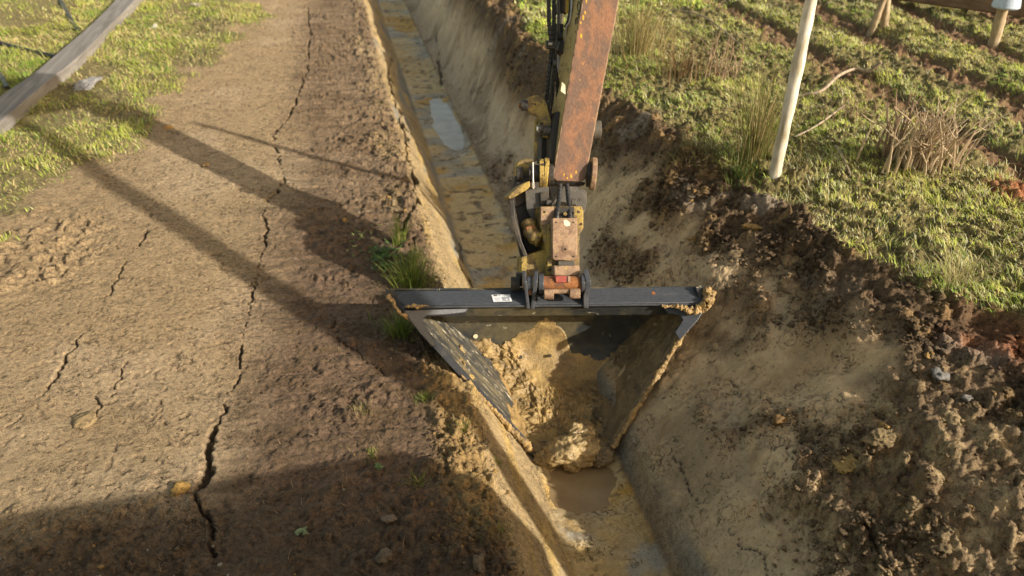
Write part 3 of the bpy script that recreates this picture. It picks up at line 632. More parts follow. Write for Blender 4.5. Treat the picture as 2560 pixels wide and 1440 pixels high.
# back plate profile: y offset behind the opening line, as a function of height fraction (0 lip .. 1 beam)
PR = [(0.0, 0.0), (.005, .12), (.01, .26), (.03, .40), (.09, .52), (.19, .585), (.32, .575), (.48, .50), (.64, .40), (.80, .27), (.92, .155), (1.0, .075)]
PRs = spline([np.array([a, b, 0]) for a, b in PR], 5)
def opening(fr, side):   # point on the opening edge at height fraction
    a, b = (LL, TL) if side < 0 else (LR, TR); return a+(b-a)*fr
def inner(fr, dy, side): return opening(fr, side)+YD*dy
def shell_grid(u_n, off=0.0):
    rows = []
    for q in PRs:
        a, b = inner(q[0], q[1], -1), inner(q[0], q[1], 1)
        rows.append([a+(b-a)*u for u in np.linspace(0, 1, u_n)])
    return np.array(rows)
G = shell_grid(30); T = .014
def grid_normals(G):
    du = np.gradient(G, axis=1); dv = np.gradient(G, axis=0); n = np.cross(du, dv); n /= np.linalg.norm(n, axis=-1, keepdims=True)
    c = G.mean((0, 1))+nout*.3; s = np.sign(((c-G)*n).sum(-1)); return n*np.sign(s.mean())
GN = grid_normals(G)
def solid_grid(G, N_, t):
    m, n, _ = G.shape; A = G.reshape(-1, 3); B = (G-N_*t).reshape(-1, 3); K = m*n; f = []
    for i in range(m-1):
        for j in range(n-1):
            a, b, c, d = i*n+j, i*n+j+1, (i+1)*n+j+1, (i+1)*n+j; f += [(a, b, c, d), (K+d, K+c, K+b, K+a)]
    def rim(l): return [(l[k+1], l[k], K+l[k], K+l[k+1]) for k in range(len(l)-1)]
    f += rim([j for j in range(n)])+rim([(i*n+n-1) for i in range(m)])+rim([(m-1)*n+j for j in range(n)][::-1])+rim([i*n for i in range(m)][::-1])
    return np.concatenate([A, B]), f
v, f = solid_grid(G, GN, T); mb = MB(); mb.add(v, f); mb.build('back_plate', INNER, bucket, 0)
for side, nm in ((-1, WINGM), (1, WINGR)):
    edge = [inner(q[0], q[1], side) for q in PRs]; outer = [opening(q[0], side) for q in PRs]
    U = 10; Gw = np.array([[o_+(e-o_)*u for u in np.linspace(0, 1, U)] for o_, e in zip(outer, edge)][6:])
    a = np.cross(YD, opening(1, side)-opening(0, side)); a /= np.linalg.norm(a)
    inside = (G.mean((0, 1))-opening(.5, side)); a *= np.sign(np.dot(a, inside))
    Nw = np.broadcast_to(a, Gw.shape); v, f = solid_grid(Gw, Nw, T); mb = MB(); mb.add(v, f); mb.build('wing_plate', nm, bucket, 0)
# cutting edges along the wings and lip
for side in (-1, 1):
    a, b = opening(-.01, side), opening(1.02, side); e = (b-a)/np.linalg.norm(b-a); inward = np.cross(e, nout); inward *= np.sign(np.dot(inward, bx*(-side)))
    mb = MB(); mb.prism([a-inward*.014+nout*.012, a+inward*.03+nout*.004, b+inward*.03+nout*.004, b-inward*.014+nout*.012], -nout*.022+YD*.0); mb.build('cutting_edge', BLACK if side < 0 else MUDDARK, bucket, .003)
mb = MB(); e = bx; mb.prism([LL-bx*.01+nout*.015-np.array([0, 0, .004]), LR+bx*.01+nout*.015-np.array([0, 0, .004]), LR+YD*.12-np.array([0, 0, .003]), LL+YD*.12-np.array([0, 0, .003])], np.array([0, 0, .016])); mb.build('lip_blade', MUDDARK, bucket, .003)
# beam: box section whose sloping face looks up at the camera
bl, brr = at(992, 730, depth=4.97), at(1748, 722, depth=4.97)
up_face = cu*.96+(-cf)*.28; up_face /= np.linalg.norm(up_face)
p1, p2 = at(1010, 764, depth=4.93), at(1762, 757, depth=4.93)   # lower front edge
q1, q2 = at(978, 728, depth=5.01), at(1752, 716, depth=5.01)     # upper rear edge
dep = cf*.075-cu*.03
mb = MB(); mb.add([p1, p2, q2, q1, p1+dep, p2+dep, q2+dep*.9, q1+dep*.9], [(0, 1, 2, 3), (4, 7, 6, 5), (0, 4, 5, 1), (1, 5, 6, 2), (2, 6, 7, 3), (3, 7, 4, 0)]); beam = mb.build('top_beam', BLACKB, bucket, .008, seg=3)
mb = MB(); mb.prism([at(1005, 765.5, depth=4.922), at(1763, 758.5, depth=4.922), at(1763, 763, depth=4.925), at(1005, 771, depth=4.925)], cf*.045); mb.build('beam_flange', BLACKB, bucket, .002)
for s, pts in ((-1, [(962, 722), (985, 728), (1014, 768), (1005, 785), (990, 772), (968, 738)]), (1, [(1738, 716), (1750, 713), (1765, 717), (1778, 735), (1776, 758), (1760, 770), (1752, 760)])):
    mb = MB(); mb.prism([at(a, b, depth=4.955+.0*s) for a, b in pts], cf*.07+bx*(.004*s)); mb.build('end_plate', BLACK, bucket, .003)
# folded inner seam and corner gussets
mb = MB(); mb.prism([at(1058, 791, depth=5.02), at(1705, 786, depth=5.02), at(1640, 768, depth=4.965), at(1150, 772, depth=4.965)], cf*.012); mb.build('upper_lining', INNER, bucket, .002)
def gus(outline, dep=4.945):
    mb = MB(); mb.prism([at(a, b, depth=d) for a, b, d in outline], cf*.014-cu*.006); return mb.build('corner_gusset', BLACKB, bucket, .003)
gus([(1008, 776, 4.93), (1170, 771, 4.94), (1163, 781, 4.945), (1120, 786, 4.95), (1068, 788, 4.95), (1058, 796, 4.95), (1060, 810, 4.945), (1090, 862, 4.88), (1080, 866, 4.87), (1050, 832, 4.88)])
gus([(1625, 762, 4.94), (1768, 762, 4.93), (1745, 800, 4.90), (1700, 850, 4.86), (1688, 830, 4.87), (1708, 800, 4.93), (1702, 788, 4.945), (1670, 782, 4.95), (1658, 768, 4.95)])
# mounting ears with bosses
def ear(px, th, prof, mat=BLACKB):
    mb = MB(); P = [at(px+(a[2] if len(a) > 2 else 0), a[0], depth=a[1]) for a in prof]; mb.prism(P, cr*th); return mb.build('mounting_ear', mat, bucket, .0035)
EP = [(676, 4.93), (684, 4.89), (704, 4.862), (722, 4.875), (745, 4.90), (772, 4.915), (772, 4.96), (750, 5.04), (728, 5.08), (700, 5.04), (682, 4.98)]
ear(1334, .024, [(a, b, (a-700)*-.10) for a, b in EP]); ear(1461, .030, [(a-2, b, (a-700)*.0+(4 if 690 < a < 730 else -2)) for a, b in EP])
ear(1308, .020, [(a, b, (a-700)*.12) for a, b in EP])
mb = MB(); mb.cyl(at(1346, 709, depth=4.93), at(1359, 709, depth=4.93), .062); mb.build('boss', BLACKB, bucket, .003)
mb = MB(); mb.cyl(at(1452, 708, depth=4.93), at(1461, 708, depth=4.93), .062); mb.build('boss', BLACKB, bucket, .003)
mb = MB(); mb.cyl(at(1317, 709, depth=4.93), at(1331, 709, depth=4.93), .050); mb.build('boss', BLACKB, bucket, .003)
# data plate on the beam
def on_beam(u, v, lift=.0015):   # u,v in photo pixels -> beam face
    # intersect the pixel ray with the beam face plane
    n = np.cross(p2-p1, q1-p1); n /= np.linalg.norm(n); n *= -np.sign(np.dot(n, cf)); c = np.array([CX, CY, CZ]); d = at(u, v, depth=1)-c
    t = np.dot(p1+n*lift-c, n)/np.dot(d, n); return c+d*t, n
def sticker(name, quad, mat, parent, lift=.0015, th=.0006):
    lift = lift+.004
    P = [on_beam(a, b, lift) for a, b in quad]; n = P[0][1]; mb = MB(); mb.prism([p for p, _ in P], -n*th); return mb.build(name, mat, parent, 0)
dp = sticker('data_plate', [(1228.5, 737), (1274.5, 736), (1280.5, 753.5), (1234, 754.5)], WHITE, bucket)
def lerpq(u, v): a = np.array([1228.5, 737])*(1-u)+np.array([1274.5, 736])*u; b = np.array([1234, 754.5])*(1-u)+np.array([1280.5, 753.5])*u; return tuple(a*(1-v)+b*v)
for (u0, v0, u1, v1, m_) in ((.1, .05, .3, .2, INK), (.34, .09, .5, .17, GREYINK), (.55, .09, .75, .17, GREYINK), (.5, .3, .9, .9, GREYINK), (.1, .42, .42, .48, GREYINK), (.1, .55, .42, .61, GREYINK), (.1, .7, .4, .76, GREYINK), (.1, .85, .4, .9, GREYINK)):
    sticker('print_line', [lerpq(u0, v0), lerpq(u1, v0), lerpq(u1, v1), lerpq(u0, v1)], m_, dp, .0022)
sticker('print_box', [lerpq(.7, .6), lerpq(.79, .6), lerpq(.79, .78), lerpq(.7, .78)], WHITE, dp, .003)
sticker('rust_spot', [(1629, 728), (1634, 727), (1639, 733), (1637, 738), (1630, 735)], RUST2, bucket, .0015)
# plug holes in the back plate
def on_back(px, py):
    c = np.array([CX, CY, CZ]); d = at(px, py, depth=1)-c; P = G.reshape(-1, 3)-c; t = P@d/(d@d); e = np.linalg.norm(P-t[:, None]*d, axis=1); k = e.argmin(); return c+d*t[k], GN.reshape(-1, 3)[k]
for (px, py, r, m_, nm, lab) in ((1189, 840, .016, CREAM, 'round_plug', 'white round spot'), (1301, 892, .013, IRON, 'bolt_hole', None), (1375, 889, .011, IRON, 'bolt_hole', None)):
    p, n_ = on_back(px, py); mb = MB(); mb.cyl(p+n_*.002, p+n_*(.030 if m_ is IRON else .006), r, 20); mb.build(nm, m_, bucket, 0)
# ---- mud caked on the shell (stuff), heap at the lip (thing)
def mud_sheet(G, N_, thick, name, mat, label, sub=(220, 260), name_close=False):
    m, n, _ = G.shape
    def rs(A, k, ax):
        x = np.linspace(0, A.shape[ax]-1, k); i = np.clip(x.astype(int), 0, A.shape[ax]-2); t = x-i; sh = [1, 1, 1]; sh[ax] = k; t = t.reshape(sh)
        return np.take(A, i, ax)*(1-t)+np.take(A, i+1, ax)*t
    A = rs(rs(G, sub[0], 0), sub[1], 1); B = rs(rs(N_, sub[0], 0), sub[1], 1)
    v, u = np.meshgrid(np.linspace(0, 1, sub[0]), np.linspace(0, 1, sub[1]), indexing='ij'); t = thick(u, v, A)
    V = A+B*t[..., None]
    if name_close: dz = np.maximum(0, V[..., 2]-A[..., 2]); V[..., 0] += dz*(1.0*sm(.88, 1, u)-1.15*sm(.14, 0, u))-.006*(u == 0)+.006*(u == 1)
    K = np.arange(sub[0]*sub[1]).reshape(sub); Fq = np.stack([K[:-1, :-1], K[1:, :-1], K[1:, 1:], K[:-1, 1:]], -1)
    keep = (np.maximum.reduce([t[:-1, :-1], t[1:, :-1], t[1:, 1:], t[:-1, 1:]]) > 0)
    Fq = Fq[keep]; used, inv = np.unique(Fq, return_inverse=True)
    o = link(name, npmesh(name, V.reshape(-1, 3)[used], inv.reshape(Fq.shape), True), mat); tag(o, label, 'mud', kind='stuff'); return o
def th_back(u, v, A):
    x = A[..., 0]*1.0; y = v*1.35
    n = fbm(x*4, y*4, 5, 301); m = fbm(x*15, y*15, 5, 305); b = fbm(x*45, y*45, 4, 309); w1, w2, wi = worley(x*17+.6*m, y*17+.6*m, 9); q1, q2, qi = worley(x*38+.5*b, y*38+.5*m, 12)
    px = (u-.5)*2
    top = .60+.09*n+.05*m+.12*np.exp(-((u-.56)/.16)**2)-.30*sm(.58, .80, u+.25*(v-.4))-.02*sm(.25, .05, u)
    film = sm(.0, .02, .50+.08*n+.04*m-v)*(u > .5); a = np.maximum(sm(0, .03, top-v), film)
    left = sm(.33, .20, u+.04*n+.1*(.5-v))*sm(.62, .50, v+.05*n)           # lumpy pile against the left wing
    low = sm(.42, .30, v+.04*n)
    lump = np.clip(left+low, 0, 1)
    t = a*(.004+.004*m)+lump*(.004+.014*sm(.8, .1, w1)*(.25+wi)+.012*sm(.75, .1, q1)*qi+.022*(m+.2)+.010*b)+.010*left+.004*low
    return np.where(a > .02, t, -.01)
mud_sheet(G, GN, th_back, 'caked_mud', MUDPILE, 'lumpy yellow clay caked over the lower back plate inside the bucket', (330, 360), True)

def wing_g(side):
    edge = [inner(q[0], q[1], side) for q in PRs]; outer = [opening(q[0], side) for q in PRs]
    Gw = np.array([[o_+(e-o_)*u for u in np.linspace(0, 1, 10)] for o_, e in zip(outer, edge)][2:])
    a = np.cross(YD, opening(1, side)-opening(0, side)); a /= np.linalg.norm(a); a *= np.sign(np.dot(a, G.mean((0, 1))-opening(.5, side))); return Gw, np.broadcast_to(a, Gw.shape).copy()
Gw, Nw = wing_g(-1)
mud_sheet(Gw, Nw, lambda u, v, A: np.where(v+.12*fbm(u*3, v*9, 4, 321)+.10*(1-u) < .44, .003+.004*fbm(u*3, v*14, 4, 323)+.015*sm(.1, .5, fbm(u*5, v*22, 4, 327))+.03*sm(.7, 1, u)*sm(.55, .2, v)*sm(-.2, .3, fbm(u*8, v*24, 4, 325)), -.01), 'caked_mud', MUD, 'thin yellow clay film smeared over the lower left wing of the bucket', (260, 90))
Gw, Nw = wing_g(1)
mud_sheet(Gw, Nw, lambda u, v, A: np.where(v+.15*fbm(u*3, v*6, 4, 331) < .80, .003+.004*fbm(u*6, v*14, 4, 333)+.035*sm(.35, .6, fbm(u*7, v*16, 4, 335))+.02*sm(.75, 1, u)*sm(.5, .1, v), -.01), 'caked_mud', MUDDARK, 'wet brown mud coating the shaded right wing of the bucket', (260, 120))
def rope(pts, r, name, mat, label, cat='mud', kind='stuff', seed=0, n=40, amp=.9):
    P = spline(pts, 60); mb = MB(); m = len(P); rr = [r(i/(m-1)) for i in range(m)]; mb.tube(P, rr, n)
    V = np.array(mb.v); ctr = np.repeat(np.array(P), n, 0); d = V-ctr; L = np.linalg.norm(d, axis=1, keepdims=True)
    k = 1+amp*(noise3(V, 22, seed)[:, None]*.9+noise3(V, 60, seed+4)[:, None]*1.1+noise3(V, 150, seed+7)[:, None]*.6); V = ctr+d*np.clip(k, .15, 2.6)
    me = mesh(name, V, mb.f, True); o = link(name, me, mat); tag(o, label, cat, kind=kind); return o
rope([at(1772, 728, depth=4.94), at(1774, 762, depth=4.92), opening(.86, 1)+nout*.02, opening(.6, 1)+nout*.02, opening(.3, 1)+nout*.02, opening(.05, 1)+nout*.02], lambda t: .015+.010*(t < .18), 'edge_mud', MUD, 'crust of yellow mud along the right cutting edge of the bucket', seed=2)
rope([at(968, 738, depth=4.94), at(1000, 782, depth=4.90), opening(.85, -1)+nout*.015, opening(.72, -1)+nout*.012], lambda t: .015*(1-.5*t), 'edge_mud', MUD, 'crust of yellow mud along the upper left corner edge of the bucket', seed=3)
rope([opening(.50, -1)+nout*.012, opening(.3, -1)+nout*.012, opening(.02, -1)+nout*.014], lambda t: .008+.010*t, 'edge_mud', MUD, 'thin crust of yellow mud along the lower left cutting edge of the bucket', seed=4)
rope([at(1012, 766, depth=4.915), at(1040, 765, depth=4.905), at(1072, 764, depth=4.915)], lambda t: .013*math.sin(.2+2.7*t), 'edge_mud', MUD, 'strip of yellow mud on the left end of the beam flange', seed=5)
rope([at(1655, 764, depth=4.915), at(1700, 768, depth=4.90), at(1735, 775, depth=4.90), at(1762, 768, depth=4.90)], lambda t: .012+.016*t, 'edge_mud', MUD, 'thick yellow mud packed in the right corner of the bucket', seed=6, n=30)
def heap(name, px, py, depth, r, sc, mat, label, seed, base=(IC5, IF5), cat='mud'):
    bv, bf = base; V = bv*np.array(sc); V = V*(1+.22*noise3(bv, 2.2, seed)[:, None]*2)
    nn = bv/np.linalg.norm(bv, axis=1)[:, None]; V = V+nn*(.30*np.abs(noise3(bv, 5, seed+1))+.22*np.abs(noise3(bv, 11, seed+2))+.09*noise3(bv, 24, seed+3))[:, None]
    p = at(px, py, depth=depth); me = npmesh(name, V*r, bf, True); o = link(name, me, mat); o.location = p; tag(o, label, cat); return o
dl = float(np.dot((LL+LR)/2-np.array([CX, CY, CZ]), cf))
heap('mud_heap', 1432, 1124, dl-.04, .108, (1.42, 1.0, .85), MUDWET, 'glistening heap of wet clay spilling over the bucket lip', 402)
heap('mud_lump', 1500, 1138, dl-.02, .065, (1.1, 1.1, .8), MUDDARK, 'darker wet mud lump at the right end of the lip heap', 412)
heap('mud_lump', 1452, 1086, dl+.03, .062, (1.3, 1, .85), MUDWET, 'pale clay lump on top of the lip heap', 415)
heap('mud_lump', 1372, 1142, dl-.01, .060, (1.3, 1, .7), MUDWET, 'wet clay lump at the left end of the lip heap', 418)
heap('mud_lump', 1768, 728, 4.95, .026, (1, 1, 1), MUD, 'mud lump stuck on the right tip of the bucket beam', 430)
for i, (px, py, r) in enumerate(((1532, 1000, .02), (1550, 985, .014), (1490, 1005, .022), (1535, 955, .016), (1460, 1035, .03))):
    p = at(px, py, depth=dl+.15)
# ------------------------------------------------------------------ excavator: arm, link, hitch
ex = empty('excavator', (-.2, -1.2, -.5), 'yellow and rusty excavator arm with hoses reaching down to the bucket', 'excavator')
E = np.array([-.06, .86, -.46]); E /= np.linalg.norm(E)
def plate(name, pts, depth, th, mat, parent=None, bevel=.004, vec=None):
    P = [at(p[0], p[1], depth=(p[2] if len(p) > 2 else depth)) for p in pts]; mb = MB(); mb.prism(P, (E if vec is None else vec)*th); return mb.build(name, mat, parent or ex, bevel)
def pin(name, x0, x1, y, depth, r, mat, parent=None, y1=None, bev=.003, n=28):
    mb = MB(); mb.cyl(at(x0, y, depth=depth), at(x1, y if y1 is None else y1, depth=depth), r, n); return mb.build(name, mat, parent or ex, bev)
def side(name, px, th, prof, mat, parent=None, bevel=.003):
    """plate standing edge-on to the camera: prof = (py, depth[, dx])"""
    mb = MB(); mb.prism([at(px+(a[2] if len(a) > 2 else 0), a[0], depth=a[1]) for a in prof], cr*th); return mb.build(name, mat, parent or ex, bevel)
# stick: front plate, web
def sp(x, y): return (x, y, 5.20-(452-y)/452*.18)
stk = plate('stick', [sp(1384, 446), sp(1380, 436), sp(1390, 400), sp(1457, 0), sp(1527, -420), sp(1634, -420), sp(1547, 0), sp(1472, 400), sp(1464, 446), sp(1456, 454), sp(1392, 453)], 0, .022, RUST, bevel=.006)
sd = plate('stick_side', [sp(1386, 440), sp(1393, 400), sp(1459, 0), sp(1529, -420), sp(1632, -420), sp(1545, 0), sp(1470, 400), sp(1462, 444)], 0, .30, YELB, stk); sd.location = Vector(sd.location)+Vector(E*.0225)
plate('stick_nose', [(1376, 452, 5.21), (1464, 455, 5.21), (1462, 463, 5.23), (1376, 461, 5.23)], 0, .22, IRON, stk, .004)
# yellow paint scabs on the rusty plate
def scab(x, y, r, k, m_=None):
    pts = []
    for i in range(9):
        a = i/9*6.283; q = r*(.55+.7*random.random()); pts.append((x+q*math.cos(a)*.7, y+q*1.3*math.sin(a)))
    P = [at(*sp(a, b)[:2], depth=sp(a, b)[2]-.0015) for a, b in pts]; mb = MB(); mb.prism(P, E*.001); return mb.build('paint_scab', m_ or YELSC, stk, 0)
YELSC = plain('bright_yellow_scab', (.62, .36, .035), .5)
for x, y, r in ((1467, 4, 5), (1479, 4, 6), (1463, 31, 4), (1475, 34, 5), (1458, 44, 5), (1452, 57, 3), (1486, 55, 6), (1495, 49, 5), (1479, 66, 7), (1475, 73, 4), (1453, 90, 4), (1470, 99, 4), (1473, 105, 3), (1458, 160, 2.5), (1476, 162, 2), (1450, 200, 2), (1418, 445, 3), (1428, 440, 4), (1440, 430, 3), (1410, 436, 3)): scab(x, y, r, 0)
# black handwriting strokes on the yellow side
def stroke(pts, w_=.0035):
    P = []
    for q in spline([np.array([a, b, 0.]) for a, b in pts], 6):
        edge = 1457-67*q[1]/400; t = max(0, (edge-q[0]))/123; P.append(at(q[0]-.6, q[1], depth=sp(0, q[1])[2]+.87*t))
    mb = MB(); mb.tube(P, w_, 6); return mb.build('handwriting', INK, stk, 0)
for pts in ([(1447, 3), (1444, 14), (1446, 26), (1449, 32)], [(1447, 3), (1451, 10), (1452, 18), (1450, 27), (1447, 36)], [(1443, 34), (1447, 40), (1443, 50), (1444, 58)], [(1442, 43), (1439, 52), (1440, 61)], [(1450, -6), (1453, 2)]): stroke(pts)
plate('white_patch', [(1405, 205, 5.10), (1413, 212, 5.10), (1414, 236, 5.11), (1402, 228, 5.11)], 0, .002, CREAM, stk, 0)

def hose(name, pts, r, mat=RUBBER, wrap=None, parent=None, n=14, k=None):
    P = spline([at(*p[:2], depth=p[2]) for p in pts], 10 if not wrap else 60); mb = MB(); mb.tube(P, r, n if not wrap else 18, True, wrap); return mb.build(name, mat, parent or ex, 0)
# upper left: ram, hoses, clamps
hose('hose', [(1371, -300, 5.18), (1372, 20, 5.24), (1374, 70, 5.25), (1378, 112, 5.27), (1376, 150, 5.30), (1371, 195, 5.32), (1366, 250, 5.36)], .0125, wrap=(.030, .0035))
hose('hose', [(1384, -60, 5.27), (1385, 40, 5.29), (1382, 100, 5.30), (1384, 150, 5.30), (1391, 190, 5.32), (1395, 235, 5.36), (1392, 300, 5.42)], .0125, wrap=(.030, .0035))
hose('hose', [(1394, -60, 5.37), (1396, 60, 5.37), (1390, 130, 5.38), (1378, 210, 5.40), (1366, 330, 5.45)], .010, GREYST)
mb = MB(); mb.tube([at(1450, -420, depth=5.26), at(1402, 20, depth=5.42)], .034, 24); mb.tube([at(1403, 12, depth=5.415), at(1402, 34, depth=5.42)], .042, 24); ramb = mb.build('bucket_ram', IRON, ex, .003)
mb = MB(); mb.tube([at(1402, 30, depth=5.42), at(1399, 64, depth=5.43)], .024, 20); mb.build('ram_rod', STEEL, ramb, 0)
plate('ram_gland', [(1388, 58), (1411, 58), (1409, 118), (1384, 118)], 5.38, .11, IRON, ramb, .01)
pin('pivot_pin', 1392, 1406, 92, 5.37, .026, IRON, None)
plate('yellow_strip', [(1417, -20), (1424, -20), (1420, 32), (1415, 32)], 5.30, .012, YELSC, ex, .001)
hose('hose', [(1431, -60, 5.20), (1429, 20, 5.22), (1424, 55, 5.25), (1416, 70, 5.28), (1413, 110, 5.33)], .008, STEEL)
hose('hose', [(1426, -60, 5.22), (1424, 20, 5.24), (1419, 52, 5.26), (1411, 68, 5.30)], .007, IRON)
plate('bracket', [(1383, 60), (1390, 58), (1387, 98), (1381, 98)], 5.33, .02, YEL, ex, .002)
plate('hose_clamp', [(1366, 100), (1390, 103), (1390, 122), (1368, 120)], 5.23, .03, IRON, ex, .004)
pin('clamp_bolt', 1371, 1381, 110, 5.22, .010, STEEL)
pin('clamp_bolt', 1382, 1392, 158, 5.28, .022, GREYST)
plate('link_bracket', [(1400, 100), (1424, 104), (1424, 130), (1408, 136), (1394, 124)], 5.33, .07, IRON, ex, .006)
plate('rail_strip', [(1396, 128), (1404, 128), (1396, 330), (1388, 330)], 5.44, .02, STEEL, ex, .002)
plate('rail_strip', [(1384, 128), (1391, 128), (1381, 330), (1374, 330)], 5.46, .02, IRON, ex, .002)
plate('inner_bar', [(1380, 195), (1388, 205), (1378, 300), (1372, 300)], 5.48, .03, YEL, ex, .003)
plate('stick_end_cover', [(1393, 277), (1406, 284), (1386, 420), (1376, 440), (1378, 330)], 5.235, .22, IRON, ex, .004)
# bell crank and links
plate('bell_crank', [(1322, 242), (1340, 237), (1356, 240), (1366, 255), (1372, 280), (1378, 300), (1382, 325), (1372, 345), (1358, 342), (1352, 322), (1350, 304), (1340, 288), (1326, 284), (1316, 270), (1314, 254)], 5.30, .034, YEL, ex, .005)
plate('bell_crank_side', [(1350, 245), (1368, 250), (1384, 292), (1386, 335), (1366, 350), (1362, 300)], 5.34, .06, IRON, ex, .004)
pin('link_pin', 1302, 1320, 263, 5.31, .036, IRON); pin('bolt_head', 1297, 1305, 264, 5.31, .018, RUST2, n=6)
pin('link_pin', 1344, 1378, 327, 5.28, .032, GREYST); pin('link_pin', 1349, 1358, 322, 5.28, .042, IRON); pin('bolt_head', 1341, 1350, 323, 5.27, .024, STEEL, n=6)
plate('link_rod', [(1338, 296), (1347, 300), (1346, 400), (1337, 404)], 5.34, .03, YEL, ex, .004)
plate('link_rod', [(1347, 340), (1356, 336), (1354, 410), (1345, 408)], 5.32, .03, GREYST, ex, .004)
plate('link_rod', [(1372, 340), (1378, 350), (1377, 370), (1374, 410), (1368, 410), (1371, 375)], 5.30, .03, GREYST, ex, .004)
plate('link_web', [(1356, 340), (1371, 340), (1368, 415), (1354, 415)], 5.36, .03, IRON, ex, .003)
# stick foot bosses
pin('boss_disc', 1358, 1370, 434, 5.22, .104, YEL, y1=435, bev=.005, n=40); pin('boss_disc', 1476, 1489, 434, 5.24, .106, RUSTPALE, y1=435, bev=.006, n=40)
pin('boss_shadow_ring', 1466, 1476, 435, 5.25, .085, IRON, n=36); pin('boss_shadow_ring', 1370, 1384, 436, 5.25, .080, IRON, n=36)
pin('pivot_pin', 1322, 1352, 433, 5.20, .056, IRON, y1=434, n=32); pin('boss_collar', 1348, 1358, 434, 5.21, .095, YEL, n=36)
pin('pivot_pin', 1291, 1308, 437, 5.24, .052, IRON, n=32)
plate('lug', [(1297, 402), (1314, 396), (1330, 398), (1336, 408), (1322, 440), (1316, 470), (1300, 462), (1291, 440), (1290, 415)], 5.27, .06, YEL, ex, .006)
mb = MB(); mb.tube([at(1332, 406, depth=5.14), at(1333, 472, depth=5.14)], .0055, 10); mb.tube([at(1332.5, 456, depth=5.14), at(1333, 470, depth=5.14)], .011, 6); mb.build('clamp_bolt', STEEL, ex, 0)
pin('eye_boss', 1468, 1476, 326, 5.30, .0, STEEL) if False else None
pin('side_cap', 1478, 1502, 325, 5.36, .062, GREYST, n=32); pin('side_cap_ring', 1474, 1480, 327, 5.35, .050, YEL, n=32)
# hitch arch
HD = 5.12
plate('hitch_yoke', [(1269, 490), (1300, 462), (1325, 452), (1326, 466), (1318, 474), (1274, 500)], 5.10, .12, YEL, ex, .006)
side('hitch_side_plate', 1272, .026, [(488, 5.14), (500, 5.08, 2), (545, 5.06, 5), (600, 5.06, 20), (640, 5.08, 36), (690, 5.10, 40), (690, 5.26, 40), (600, 5.34, 18), (500, 5.34, 0)], IRON)
plate('hitch_back_plate', [(1276, 496), (1312, 476), (1318, 560), (1340, 620), (1364, 625), (1364, 650), (1312, 650), (1296, 590), (1280, 545)], 5.30, .025, IRON, ex, .003)
plate('hitch_plate', [(1313, 477), (1350, 468), (1372, 466), (1375, 520), (1352, 530), (1342, 560), (1326, 545), (1316, 520)], 5.17, .022, GREYST, ex, .003)
plate('hitch_plate', [(1374, 466), (1442, 466), (1466, 478), (1468, 505), (1462, 530), (1448, 545), (1380, 540)], 5.19, .03, GREYST, ex, .004)
plate('hitch_gap', [(1350, 480), (1372, 480), (1372, 512), (1352, 512)], 5.145, .02, IRON, ex, .003)
pin('cross_pin', 1366, 1380, 508, 5.13, .022, GREYST); pin('cross_pin', 1428, 1440, 506, 5.13, .024, GREYST)
mb = MB(); P = spline([at(1322, 556, depth=5.14), at(1330, 585, depth=5.10), (at(1352, 600, depth=5.08))], 8); mb.tube(P, [.050+.004*math.sin(i*1.3) for i in range(len(P))], 26); mb.build('tilt_ram', YEL, ex, .002)
plate('orange_band', [(1314, 568), (1334, 562), (1338, 574), (1318, 580)], 5.06, .02, RUST2, ex, .004)
plate('hitch_body', [(1351, 516), (1455, 516), (1459, 528), (1459, 570), (1449, 586), (1449, 690), (1366, 690), (1366, 625), (1357, 590), (1351, 560)], 5.04, .20, YEL, ex, .006)
plate('hitch_body_front', [(1352, 517), (1386, 517), (1386, 562), (1352, 562)], 5.03, .02, RUSTPALE, ex, .003)
plate('hitch_body_rib', [(1368, 560), (1380, 560), (1380, 688), (1368, 688)], 5.02, .03, YEL, ex, .003)
plate('dark_slot', [(1387, 517), (1436, 517), (1436, 545), (1387, 545)], 5.028, .018, IRON, ex, .002)
cov = plate('cover_plate', [(1383, 545), (1442, 545), (1444, 548), (1444, 648), (1441, 651), (1386, 651), (1381, 646), (1381, 548)], 4.965, .04, RUSTPALE, ex, .005)
mb = MB(); mb.cyl(at(1413.5, 623, depth=4.965), at(1413.5, 623, depth=4.960), .021, 28); mb.build('plug_washer', RUSTPALE, cov, .001)
mb = MB(); mb.cyl(at(1413.5, 623, depth=4.960), at(1413.5, 623, depth=4.957), .007, 16); mb.build('keyhole', INK, cov, 0)
plate('paint_chip', [(1409, 551), (1416, 549), (1426, 557), (1425, 564), (1416, 566), (1411, 562)], 4.964, .001, CREAM, cov, 0)
plate('slot_plate', [(1396, 652), (1437, 652), (1437, 664), (1396, 664)], 4.99, .05, GREYST, ex, .003)
plate('lower_plate', [(1385, 664), (1449, 664), (1451, 686), (1447, 691), (1386, 689)], 4.955, .07, RUSTPALE, ex, .006)
plate('lower_side_block', [(1303, 642), (1330, 634), (1364, 622), (1368, 632), (1368, 688), (1303, 692)], 5.08, .12, YEL, ex, .005)
mb = MB(); mb.cyl(at(1413, 535, depth=5.02), at(1413, 535, depth=5.005), .012, 16); mb.build('grease_nipple', YEL, ex, .001)
hose('hose', [(1400, 462, 5.16), (1397, 500, 5.10), (1393, 530, 5.02), (1391, 560, 4.99)], .0135, wrap=(.030, .0035))
hose('hose', [(1417, 462, 5.16), (1421, 500, 5.10), (1424, 530, 5.03), (1425, 560, 4.99)], .0125, wrap=(.030, .0035))
plate('hitch_arm', [(1288, 440), (1334, 440), (1334, 480), (1322, 500), (1292, 520), (1277, 505), (1280, 480)], 5.22, .08, IRON, ex, .006)
plate('hitch_arm', [(1284, 500), (1318, 490), (1328, 560), (1350, 600), (1366, 612), (1366, 640), (1322, 636), (1300, 590)], 5.24, .05, IRON, ex, .006)
